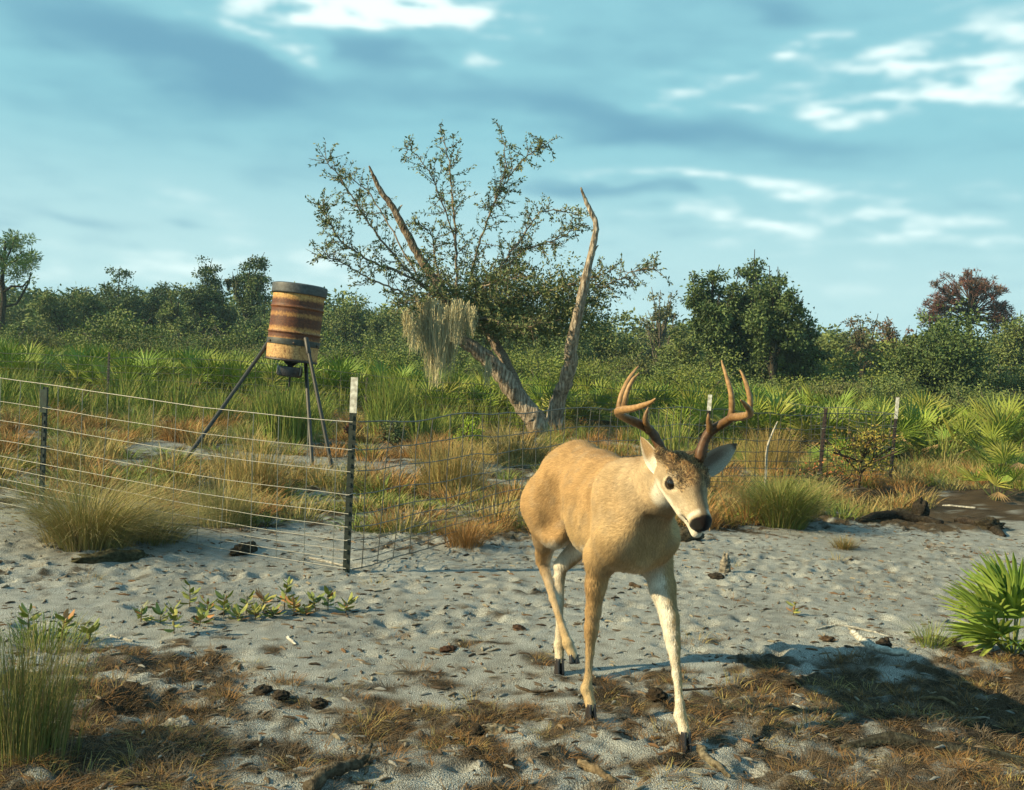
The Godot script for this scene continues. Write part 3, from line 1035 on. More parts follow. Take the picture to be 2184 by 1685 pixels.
	var ar := rng_of(73)
	for k in 2:
		var ab := MB.new()
		for li in beams[k].size():
			var L: Array = beams[k][li]
			# resample smoothly
			var cv := Curve3D.new()
			var pts := []
			var rad := []
			for i in L.size():
				pts.append(at(L[i][0], L[i][1], L[i][2] + AD) - base)
				rad.append(L[i][3] * 1.0)
			var pp := []
			var rr := []
			for i in L.size() - 1:
				for j in 3:
					var t := j / 3.0
					var p0: Vector3 = pts[maxi(i - 1, 0)]
					var p1: Vector3 = pts[i]
					var p2: Vector3 = pts[i + 1]
					var p3: Vector3 = pts[mini(i + 2, L.size() - 1)]
					pp.append(p1.cubic_interpolate(p2, p0, p3, t))
					rr.append(lerpf(rad[i], rad[i + 1], t))
			pp.append(pts[-1])
			rr.append(rad[-1])
			var st := ab.v.size()
			ab.tube(pp, rr, 12, Color.WHITE, 0.09, ar)
			for i in range(st, ab.v.size()):
				var t := float((i - st) / 12) / pp.size()
				var dark := Color(0.115, 0.058, 0.024)
				var lightc := Color(0.42, 0.255, 0.115)
				var g: float = smoothstep(0.30, 0.72, t) if li == 0 else (smoothstep(0.0, 0.3, t) if li < 3 else 0.25 + 0.4 * t)
				ab.c[i] = dark.lerp(lightc, g * ar.randf_range(0.85, 1.0))
		part("antler", ab, m_antler, deer)
	# hooves: two toes each
	for k in 4:
		var L: Array = legs[k]
		var f0: Vector3 = L[8][0]
		var top: Vector3 = L[9][0]
		var fw: Vector3 = F
		var down := 0.0
		if k == 2:
			down = 0.9
		var toe_dir := (fw * cos(down) - Vector3.UP * sin(down)).normalized()
		var hb := MB.new()
		for s in [-1.0, 1.0]:
			var rows := 7
			var sides := 12
			var a := hb.v.size()
			for i in rows:
				var t := float(i) / (rows - 1)
				for j in sides:
					var an := TAU * j / sides
					var len_ := lerpf(0.017, 0.023, t)
					var wid := lerpf(0.0098, 0.0118, t)
					var cc := cos(an)
					var p := Vector3(sin(an) * wid * (1.0 - 0.45 * maxf(cc, 0.0) * t), 0.0, cc * len_)
					var yy := lerpf(0.012, -(top.y - ground_height(top.x, top.z)) - 0.006, t) if k != 2 else lerpf(0.014, -0.036, t)
					var q: Vector3 = top + R * (s * (0.0070 + 0.003 * t) + p.x) + (F * (p.z + 0.010 * t) + Vector3.UP * yy)
					if k == 2:
						q = top + R * (s * 0.0105 + p.x) + toe_dir * (0.030 * t + 0.3 * p.z * (1.0 - t)) + toe_dir.cross(R) * -p.z * 0.62 * (1.0 - 0.55 * t) + Vector3.UP * (0.008 * (1.0 - t))
					hb.vert(q - base, Color(0.024, 0.022, 0.020))
			for i in rows - 1:
				for j in sides:
					var j2 := (j + 1) % sides
					hb.quad(a + i * sides + j, a + (i + 1) * sides + j, a + (i + 1) * sides + j2, a + i * sides + j2)
			for j in range(1, sides - 1):
				var e := a + (rows - 1) * sides
				hb.ix.append_array(PackedInt32Array([e, e + j + 1, e + j]))
				hb.ix.append_array(PackedInt32Array([a, a + j, a + j + 1]))
		part("hoof", hb, m_hoof, deer)

# ------------------------------------------------------------------ fence
const WIRES := [.025, .076, .128, .183, .26, .335, .44, .57, .695, .85]

func make_fence(label: String, path: Array, r: float, gap: float, seed_: int, wild := 0.0, tone := 0.27) -> void:
	var rn := rng_of(seed_)
	var origin := Vector3(path[0].x, ground_height(path[0].x, path[0].z), path[0].z)
	var t := thing("wire_fence", origin, label, "fence", "wire fence round the feeder")
	var wob := noise(seed_, 0.9, 2)
	# dense points along the path
	var pts := []
	var lens := []
	var total := 0.0
	for i in path.size() - 1:
		var n := maxi(int((path[i + 1] - path[i]).length() / 0.35), 2)
		for k in n:
			pts.append((path[i] as Vector3).lerp(path[i + 1], float(k) / n))
	pts.append(path[-1])
	for i in pts.size():
		if i > 0:
			total += ((pts[i] as Vector3) - (pts[i - 1] as Vector3)).length()
		lens.append(total)
	var place := func(s: float, h: float) -> Vector3:
		var i := 0
		while i < pts.size() - 2 and lens[i + 1] < s:
			i += 1
		var p: Vector3 = (pts[i] as Vector3).lerp(pts[i + 1], clampf((s - lens[i]) / maxf(lens[i + 1] - lens[i], 1e-5), 0.0, 1.0))
		var dv: Vector3 = ((pts[i + 1] as Vector3) - (pts[i] as Vector3)).normalized()
		var nv := Vector3(-dv.z, 0, dv.x)
		var y := ground_height(p.x, p.z) + h + wob.get_noise_2d(s * 1.3, h * 1.5 + 40.0) * (0.011 + 0.05 * wild)
		return p + nv * wob.get_noise_2d(s * 1.1, h * 0.8) * (0.018 + 0.10 * wild) - Vector3.UP * p.y + Vector3.UP * y
	for h in WIRES:
		var mb := MB.new()
		var q := []
		var rr := []
		var n := int(total / 0.22) + 2
		for i in n:
			q.append(place.call(total * i / (n - 1), h) - origin)
			rr.append(r * (1.35 if h == WIRES[-1] or h == WIRES[0] else 1.0))
		mb.tube(q, rr, 4, Color(tone, tone, tone * 0.9))
		part("line_wire", mb, m_wire, t)
	var s := gap * 0.5
	while s < total:
		var mb := MB.new()
		var q := []
		var rr := []
		var skew := rn.randf_range(-0.02, 0.02) + wild * 0.14 * wob.get_noise_1d(s * 1.2 + 5.0)
		for i in 6:
			var h := 0.02 + 0.835 * i / 5.0
			q.append(place.call(clampf(s + skew * (h - 0.4) * 2.0, 0.0, total), h) - origin)
			rr.append(r)
		mb.tube(q, rr, 4, Color(tone * 0.8, tone * 0.84, tone * 0.76))
		part("stay_wire", mb, m_wire, t)
		s += gap * rn.randf_range(0.94, 1.06)

func make_post(where: Vector3, h: float, white: float, lean: Vector3, label: String, tone := Color(0.018, 0.030, 0.022), plate := false, slim := 1.0) -> void:
	where.y = ground_height(where.x, where.z)
	var t := thing("fence_post", where, label, "fence post", "steel fence posts")
	var up := (Vector3.UP + lean).normalized()
	var x := Vector3(1, 0, 0.15)
	x = (x - up * x.dot(up)).normalized()
	var b := Basis(x, up, x.cross(up))
	var white_c := Color(0.74, 0.73, 0.66)
	for seg in 2:
		var y0 := -0.15 if seg == 0 else h - white
		var y1 := h - white if seg == 0 else h
		if y1 - y0 < 0.01:
			continue
		var mb := MB.new()
		var col := tone if seg == 0 else white_c
		mb.box(b * Vector3(0, (y0 + y1) * 0.5, 0.004), b, Vector3(0.040 * slim, y1 - y0, 0.006), col)
		mb.box(b * Vector3(0, (y0 + y1) * 0.5 - 0.001, -0.0145), b, Vector3(0.007, y1 - y0 - 0.002, 0.031), col)
		var y := ceilf(y0 / 0.054) * 0.054 + 0.01
		while seg == 0 and y < y1 - 0.015:
			mb.box(b * Vector3(0, y, 0.0105), b, Vector3(0.012, 0.020, 0.007), col)
			y += 0.054
		part("steel_shaft" if seg == 0 else "white_tip", mb, m_metal, t, false)
	if plate:
		var mb := MB.new()
		mb.box(b * Vector3(0.004, h - 0.09, 0.02), b, Vector3(0.042, 0.15, 0.008), Color(0.02, 0.045, 0.032))
		part("top_plate", mb, m_metal, t, false)
	for hh in [.183, .44, .695]:
		if hh < h - 0.1:
			var mb := MB.new()
			var q := []
			var rr := []
			for i in 9:
				var a := -0.6 + (PI + 1.2) * i / 8.0
				q.append(b * Vector3(cos(a) * 0.027, hh + 0.006 * sin(i * 0.8), -0.018 + sin(a) * 0.034))
				rr.append(0.0022)
			mb.tube(q, rr, 5, Color(0.35, 0.35, 0.33))
			part("wire_clip", mb, m_wire, t)

# ------------------------------------------------------------------ feeder
func make_feeder() -> void:
	var dep := 11.75
	var bot := at(621, 769, dep)
	var topp := at(640, 615, dep)
	var foot := ground_at(610, 985)
	var base := Vector3(bot.x, ground_height(bot.x, bot.z), bot.z)
	var t := thing("deer_feeder", base, "rust striped steel drum feeder leaning on three pipe legs inside the wire fence", "feeder")
	var up := (topp - bot).normalized()
	var x := Vector3(1, 0, 0)
	x = (x - up * x.dot(up)).normalized()
	var b := Basis(x, up, x.cross(up))
	var L := (topp - bot).length()
	var R := 0.277
	var n1 := noise(91, 6.0, 4)
	var n2 := noise(92, 22.0, 3)
	var cream := Color(0.62, 0.37, 0.12)
	var tan := Color(0.56, 0.355, 0.165)
	var rust := Color(0.085, 0.030, 0.018)
	var rust2 := Color(0.20, 0.062, 0.020)
	var colf := func(ang: float, y: float) -> Color:
		var f := y / L
		var cx := cos(ang) * 2.0
		var sx := sin(ang) * 2.0
		var w := n1.get_noise_3d(cx, f * 3.0, sx) * 0.022 + n2.get_noise_3d(cx, f * 2.0, sx) * 0.014
		var g := f + w
		var col := cream
		if f < 0.20:
			col = tan.lerp(cream, 0.35)
		var bands := [[0.300, 0.380, 0.95], [0.450, 0.585, 1.0], [0.640, 0.718, 1.0], [0.728, 0.812, 1.0]]
		for q in bands:
			var m := smoothstep(q[0] - 0.012, q[0] + 0.012, g) * smoothstep(q[1] + 0.012, q[1] - 0.012, g)
			var halo := smoothstep(q[0] - 0.06, q[0], g) * smoothstep(q[1] + 0.05, q[1], g)
			col = col.lerp(rust2, halo * 0.85 * (0.6 + 0.8 * absf(n2.get_noise_3d(cx * 2.0, f * 9.0, sx * 2.0))))
			col = col.lerp(rust.lerp(rust2, clampf(0.12 + 0.9 * n2.get_noise_3d(cx * 3.0, f * 14.0, sx * 3.0), 0.0, 0.8)), m * q[2])
		col = col.lerp(rust2, 0.7 * smoothstep(0.28, 0.50, n2.get_noise_3d(cx * 1.5 + 4.0, f * 5.0, sx * 1.5)))
		# rust runs down from the hoops and old paint chips
		var run := n2.get_noise_3d(cx * 4.0 + 9.0, f * 0.5, sx * 4.0)
		col = col.lerp(rust2.lerp(rust, 0.4), 0.75 * smoothstep(0.22, 0.45, run + 0.25 * n1.get_noise_3d(cx, f * 2.0 + 5.0, sx)))
		col = col.lerp(rust, 0.85 * smoothstep(0.035, 0.01, g))
		return col
	var prof := [[0.02, 0.0], [R - 0.012, 0.0]]
	var n := 170
	for i in n + 1:
		var f := float(i) / n
		var r := R
		for hp in [0.375, 0.72]:
			r += 0.011 * exp(-pow((f - hp) * L / 0.013, 2.0))
		if i == 0:
			r = R + 0.004
		prof.append([r, f * L])
	prof.append([0.02, L])
	var mb := MB.new()
	mb.lathe(bot - base, b, prof, 170, cream, colf)
	var drum := part("drum", mb, m_drum, t)
	# rim over the bottom edge
	mb = MB.new()
	mb.lathe(bot - base, b, [[R - 0.006, -0.012], [R + 0.007, -0.012], [R + 0.009, -0.004], [R + 0.007, 0.008], [R + 0.001, 0.010]], 64, Color(0.05, 0.035, 0.028))
	part("bottom_rim", mb, m_metal, drum)
	# dark strap round the drum that carries the leg sockets
	mb = MB.new()
	mb.lathe(bot - base, b, [[R + 0.001, 0.205 * L], [R + 0.009, 0.207 * L], [R + 0.009, 0.283 * L], [R + 0.001, 0.285 * L]], 72, Color(0.045, 0.052, 0.050))
	var strap := part("strap", mb, m_metal, t)
	for k in 6:
		var a := k * TAU / 6.0 + 0.3
		mb = MB.new()
		var bp := bot - base + b * Vector3(cos(a) * (R + 0.008), 0.237 * L, sin(a) * (R + 0.008))
		mb.tube([bp, bp + b * Vector3(cos(a), 0, sin(a)) * 0.016], [0.014, 0.012], 6, Color(0.10, 0.06, 0.04))
		part("bolt", mb, m_metal, strap)
	# lid
	mb = MB.new()
	mb.lathe(bot - base, b, [[R + 0.004, 0.905 * L], [R + 0.018, 0.902 * L], [R + 0.021, 0.92 * L], [R + 0.021, 1.02 * L], [R + 0.016, 1.037 * L], [R - 0.01, 1.045 * L], [R - 0.03, 1.03 * L], [0.01, 1.03 * L]], 72, Color(0.075, 0.090, 0.095))
	part("lid", mb, m_metal, t)
	# funnel and spinner motor housing under the drum
	mb = MB.new()
	mb.lathe(bot - base, b, [[0.10, 0.0], [0.05, -0.045], [0.035, -0.055], [0.03, -0.075]], 32, Color(0.05, 0.05, 0.05))
	part("funnel", mb, m_metal, t)
	mb = MB.new()
	mb.lathe(bot - base, b, [[0.005, -0.065], [0.130, -0.065], [0.137, -0.072], [0.137, -0.165], [0.128, -0.178], [0.005, -0.18]], 48, Color(0.020, 0.022, 0.024))
	var house := part("spinner_housing", mb, m_hoof, t)
	mb = MB.new()
	mb.tube([bot - base + b * Vector3(0.01, -0.175, 0), bot - base + b * Vector3(0.012, -0.29, 0.01)], [0.012, 0.009], 8, Color(0.02, 0.02, 0.02))
	part("drive_shaft", mb, m_metal, house)
	for k in 3:
		var a := k * TAU / 3.0 + 0.5
		mb = MB.new()
		mb.tube([bot - base + b * Vector3(cos(a) * 0.145, 0.004, sin(a) * 0.145), bot - base + b * Vector3(cos(a) * 0.145, -0.15, sin(a) * 0.145)], [0.004, 0.004], 6, Color(0.30, 0.30, 0.28))
		part("hanger_rod", mb, m_wire, house)
	# legs
	var feet := [ground_at(398, 978), ground_at(666, 992), ground_at(708, 997)]
	var heads := [at(573, 730, dep - 0.02), at(650, 748, dep + 0.24), at(655, 735, dep - 0.27)]
	for k in 3:
		var fp: Vector3 = feet[k]
		var hp: Vector3 = heads[k]
		var dv := (hp - fp).normalized()
		mb = MB.new()
		mb.tube([fp - dv * 0.05 - base, fp.lerp(hp, 0.5) - base, hp + dv * 0.05 - base], [0.021, 0.021, 0.021], 10, Color(0.035, 0.032, 0.030))
		var leg := part("leg", mb, m_metal, t)
		mb = MB.new()
		mb.tube([hp - dv * 0.10 - base, hp + dv * 0.075 - base], [0.027, 0.027], 10, Color(0.040, 0.042, 0.040))
		part("leg_socket", mb, m_metal, leg)

# ------------------------------------------------------------------ the half dead oak
func px_path(list: Array, dep: float, base: Vector3) -> Array:
	var out := []
	for q in list:
		out.append(at(q[0], q[1], dep + q[2]) - base)
	return out

func smooth_path(p: Array, rad: Array, per: int) -> Array:
	var pp := []
	var rr := []
	for i in p.size() - 1:
		for j in per:
			var t := float(j) / per
			pp.append((p[i] as Vector3).cubic_interpolate(p[i + 1], p[maxi(i - 1, 0)], p[mini(i + 2, p.size() - 1)], t))
			rr.append(lerpf(rad[i], rad[i + 1], t))
	pp.append(p[-1])
	rr.append(rad[-1])
	return [pp, rr]

func make_oak() -> void:
	var dep := 18.5
	var base := stand(1165, dep)
	var r := rng_of(201)
	var t := thing("scrub_oak", base, "half dead oak with bare grey limbs and sparse leafy crown behind the fence", "tree")
	var grey := Color(0.46, 0.39, 0.31)
	var pale := Color(0.70, 0.62, 0.51)
	var brown := Color(0.26, 0.195, 0.14)
	var limb := func(called: String, list: Array, rad: Array, c1: Color, c2: Color, m: Material, rough: float) -> void:
		var s := smooth_path(px_path(list, dep, base), rad, 5)
		var mb := MB.new()
		var kk: int = s[0].size()
		for i in kk:
			s[0][i] += Vector3(r.randf_range(-1, 1), r.randf_range(-1, 1), r.randf_range(-1, 1)) * s[1][i] * 0.13
		mb.tube(s[0], s[1], 14, c1, rough, r, c2)
		part(called, mb, m, t)
	limb.call("trunk", [[1168, 962, 0], [1160, 925, 0], [1138, 893, 0], [1112, 858, 0], [1082, 815, -.1], [1050, 775, -.15], [1010, 742, -.2], [975, 718, -.2], [945, 692, -.2], [920, 672, -.2]], [0.288, 0.240, 0.180, 0.156, 0.144, 0.132, 0.112, 0.096, 0.084, 0.040], grey, pale, m_dead, 0.14)
	limb.call("dead_limb", [[1182, 950, .0], [1184, 900, -.1], [1194, 850, -.3], [1213, 790, -.6], [1222, 720, -.9], [1238, 650, -1.2], [1250, 590, -1.3], [1264, 530, -1.3], [1271, 480, -1.3], [1260, 452, -1.3], [1248, 425, -1.3], [1239, 400, -1.3]], [0.192, 0.132, 0.120, 0.116, 0.096, 0.080, 0.068, 0.054, 0.044, 0.040, 0.029, 0.014], grey, pale, m_dead, 0.12)
	limb.call("dead_limb", [[985, 722, .0], [950, 640, .2], [912, 575, .3], [885, 530, .3], [862, 490, .3], [838, 442, .3], [812, 408, .3], [798, 378, .3], [787, 354, .3]], [0.088, 0.080, 0.074, 0.068, 0.064, 0.056, 0.044, 0.032, 0.014], grey, brown, m_dead, 0.13)
	limb.call("split_stub", [[1172, 930, -.12], [1176, 885, -.12], [1184, 845, -.1], [1188, 832, -.1]], [.10, .075, .05, .012], pale, Color(0.6, 0.57, 0.5), m_dead, 0.2)
	limb.call("live_limb", [[1120, 868, .05], [1072, 760, .5], [1030, 690, .6], [1000, 650, .6]], [.12, .09, .08, .07], brown, grey, m_bark, 0.1)
	# broken side stubs on the dead limbs
	for q in [[1262, 545, -1.3, 14, -22], [1247, 605, -1.3, -13, -16], [1228, 690, -1.1, 12, -14], [1216, 775, -.7, -14, -10], [846, 455, .3, 12, -18], [880, 520, .3, -15, -12], [905, 565, .3, 14, -16], [1045, 768, -.2, 4, -24], [1000, 735, -.2, -6, -20], [808, 402, .3, -9, -10]]:
		var mb := MB.new()
		var p0 := at(q[0], q[1], dep + q[2]) - base
		var p1 := at(q[0] + q[3], q[1] + q[4], dep + q[2] + 0.05) - base
		mb.tube([p0, p0.lerp(p1, 0.6) + Vector3(0, 0.02, 0), p1], [.030, .020, .008], 6, grey, 0.15, r, pale)
		part("broken_stub", mb, m_dead, t)
	# leafy branches: polylines in the picture with depth offsets, thickness and leaf density
	var br := [
		[[[980, 690, .2], [975, 600, .2], [972, 500, .1], [965, 420, .1], [957, 345, .1], [944, 290, .1]], .05, 1.0],
		[[[1000, 650, .5], [1010, 560, .6], [1040, 470, .6], [1062, 410, .5], [1078, 350, .5], [1072, 288, .4]], .04, 0.9],
		[[[1040, 470, .6], [1075, 395, .5], [1120, 335, .3], [1170, 306, .2]], .022, 1.0],
		[[[972, 520, .2], [940, 420, -.3], [905, 350, -.5], [866, 314, -.6]], .025, 0.8],
		[[[960, 660, .0], [890, 600, -.5], [800, 560, -.8], [735, 520, -1.0], [700, 470, -1.1], [690, 440, -1.1]], .045, 1.1],
		[[[890, 600, -.5], [820, 520, -.9], [770, 450, -1.1], [735, 395, -1.2], [690, 335, -1.3]], .035, 0.9],
		[[[900, 610, .4], [830, 480, .7], [785, 410, .8], [740, 370, .9]], .03, 0.9],
		[[[930, 650, -.3], [850, 620, -.6], [780, 590, -.8], [720, 555, -.9], [678, 546, -1.0]], .035, 0.9],
		[[[1000, 660, .5], [1060, 580, .4], [1110, 510, .3], [1160, 450, .2], [1235, 460, .1]], .04, 1.0],
		[[[1060, 580, .4], [1130, 530, .1], [1190, 510, -.1], [1240, 480, -.2]], .03, 1.0],
		[[[1010, 670, .5], [1090, 640, .2], [1170, 620, -.1], [1240, 600, -.4], [1300, 580, -.6]], .045, 1.3],
		[[[1240, 610, -.4], [1300, 605, -.6], [1350, 580, -.7], [1402, 572, -.8]], .022, 1.0],
		[[[1030, 690, .5], [1110, 680, .3], [1200, 660, .0], [1275, 635, -.2]], .04, 1.5],
		[[[1000, 655, .6], [1040, 600, 1.0], [1090, 560, 1.2], [1120, 530, 1.3]], .04, 1.3],
		[[[985, 665, .3], [960, 610, 1.0], [920, 580, 1.4], [880, 560, 1.5]], .04, 1.2],
		[[[985, 665, .2], [1020, 620, -.5], [1060, 600, -1.0], [1110, 590, -1.3]], .04, 1.4],
		[[[970, 660, .0], [930, 620, -.7], [900, 640, -1.1], [850, 650, -1.3]], .04, 1.2],
		[[[1000, 690, .2], [1040, 680, -.6], [1100, 700, -1.0], [1150, 690, -1.2]], .035, 1.3],
		[[[960, 660, .3], [930, 560, .2], [920, 500, .1], [880, 470, .0]], .03, 1.0],
		[[[1030, 690, .6], [1100, 690, .9], [1180, 690, 1.1], [1250, 650, 1.2]], .035, 1.3]]
	var wood := MB.new()
	var lv := MB.new()
	var tones := [Color(0.130, 0.165, 0.068), Color(0.100, 0.145, 0.055), Color(0.155, 0.160, 0.080), Color(0.17, 0.175, 0.06), Color(0.085, 0.120, 0.048)]
	for q in br:
		var pth := px_path(q[0], dep, base)
		var rad := []
		for i in pth.size():
			rad.append(lerpf(q[1] * 0.6, 0.006, float(i) / (pth.size() - 1)))
		var s := smooth_path(pth, rad, 7)
		for i in s[0].size():
			s[0][i] += rdir(r) * 0.02
		wood.tube(s[0], s[1], 6, brown, 0.1, r, grey)
		var n: int = s[0].size()
		for i in range(2, n):
			var dir := ((s[0][i] as Vector3) - (s[0][i - 1] as Vector3)).normalized()
			for k in 3:
				if r.randf() > 0.74 * q[2]:
					continue
				var f := float(i) / n
				var td := (dir * 0.6 + rdir(r) * 1.0 + Vector3(0, 0.10, 0)).normalized()
				var tl := r.randf_range(0.20, 0.60) * (1.15 - 0.55 * f)
				var a: Vector3 = s[0][i]
				var kink := rdir(r) * tl * 0.14
				var tw := [a, a + td * tl * 0.5 + kink, a + td * tl]
				wood.tube(tw, [0.006, 0.0045, 0.002], 4, brown)
				var nl := int(tl * 58.0 * r.randf_range(0.6, 1.3) * (0.65 + 0.35 * q[2]))
				for j in nl:
					var u := r.randf_range(0.15, 1.0)
					var p: Vector3 = (tw[0] as Vector3).lerp(tw[1], u * 2.0) if u < 0.5 else (tw[1] as Vector3).lerp(tw[2], u * 2.0 - 1.0)
					var ld := (td * 0.5 + rdir(r)).normalized()
					var ll := r.randf_range(0.040, 0.075)
					lv.leaf(p + rdir(r) * 0.025, ld, ld.cross(rdir(r)).normalized(), ll, ll * 0.42, pick(r, tones))
	# the close foliage at the heart of the crown
	for k in 460:
		var px := 860.0 + 420.0 * (0.5 + 0.5 * clampf(r.randfn(0.15, 0.55), -1.0, 1.0))
		var py := 545.0 + 165.0 * sqrt(r.randf())
		if absf(px - 1070.0) / 255.0 + (700.0 - py) / 270.0 > 1.15:
			continue
		var cpt := at(px, py, dep + r.randf_range(-0.5, 1.8)) - base
		var rad := r.randf_range(0.16, 0.34)
		for j in int(r.randf_range(26, 58)):
			var dv := rdir(r)
			var ld := (dv * 0.5 + rdir(r)).normalized()
			var ll := r.randf_range(0.05, 0.085)
			lv.leaf(cpt + dv * rad * pow(r.randf(), 0.5), ld, ld.cross(rdir(r)).normalized(), ll, ll * 0.45, pick(r, tones))
	part("branches", wood, m_bark, t)
	part("crown", lv, m_leaf, t, false)
	# beard moss hanging from the broken limb
	var spots := [[868, 672, 50, 9], [882, 678, 75, 9], [907, 650, 110, 15], [924, 655, 150, 19], [943, 668, 160, 18], [962, 700, 115, 14], [975, 655, 90, 14], [992, 660, 70, 10], [1008, 668, 50, 9], [1040, 775, 55, 6], [895, 690, 60, 7], [930, 715, 115, 13]]
	var wl := ["moss tuft hanging at the far left of the oak's moss curtain", "short moss beard beside the leftmost tuft on the oak", "moss beard under the oak's leaning dead limb base", "broad moss beard at the middle of the oak's moss curtain", "longest moss beard hanging from the oak's broken limb end", "moss beard crossing in front of the oak's leaning trunk", "moss beard just right of the oak's broken limb end", "moss beard hanging right over the oak's leaning trunk", "rightmost moss tuft of the curtain on the oak", "thin moss wisp hanging lower on the oak's leaning trunk", "thin moss strand between the left tufts on the oak", "moss beard dangling below the oak's broken limb end"]
	for si in spots.size():
		var q: Array = spots[si]
		var top := at(q[0], q[1], dep - 0.9 + r.randf_range(-0.35, 0.35))
		var mb := MB.new()
		var sc := dep / FOCAL
		for k in int(q[3] * 10.0):
			var o := Vector3(r.randfn(0, 0.45) * q[3] * sc * 1.7, r.randf_range(-0.08, 0.14), r.randfn(0, 0.08))
			var ln: float = q[2] * sc * r.randf_range(0.25, 1.0)
			var pts := PackedVector3Array()
			var wv := Vector3(r.randf_range(-1, 1), 0, r.randf_range(-1, 1)) * 0.05
			for i in 6:
				var f := i / 5.0
				pts.append(o * (1.0 - 0.72 * f) + Vector3(sin(f * 7.0 + k) * 0.012, -ln * f, cos(f * 6.0 + k * 2.0) * 0.012) + wv * f)
			var sd := Vector3(1, 0, 0).rotated(Vector3.UP, r.randf() * PI)
			var g := r.randf_range(0.75, 1.2)
			mb.ribbon(pts, sd, 0.010, 0.005, Color(0.46 * g, 0.42 * g, 0.27 * g))
			for j in 3:
				var f := r.randf_range(0.1, 0.9)
				var p := pts[int(f * 5.0)]
				mb.leaf(p, (rdir(r) + Vector3(0, -0.8, 0)).normalized(), rdir(r), 0.06, 0.012, Color(0.38 * g, 0.36 * g, 0.21 * g))
		var mo := obj("hanging_moss", mb.mesh(false), m_moss)
		mo.position = top
		tag(mo, wl[si], "moss", "moss hanging from the oak")

# ------------------------------------------------------------------ trees and bushes behind
func horizon(px: float) -> float:
	return 775.0 + (px - 1092.0) * 0.0524

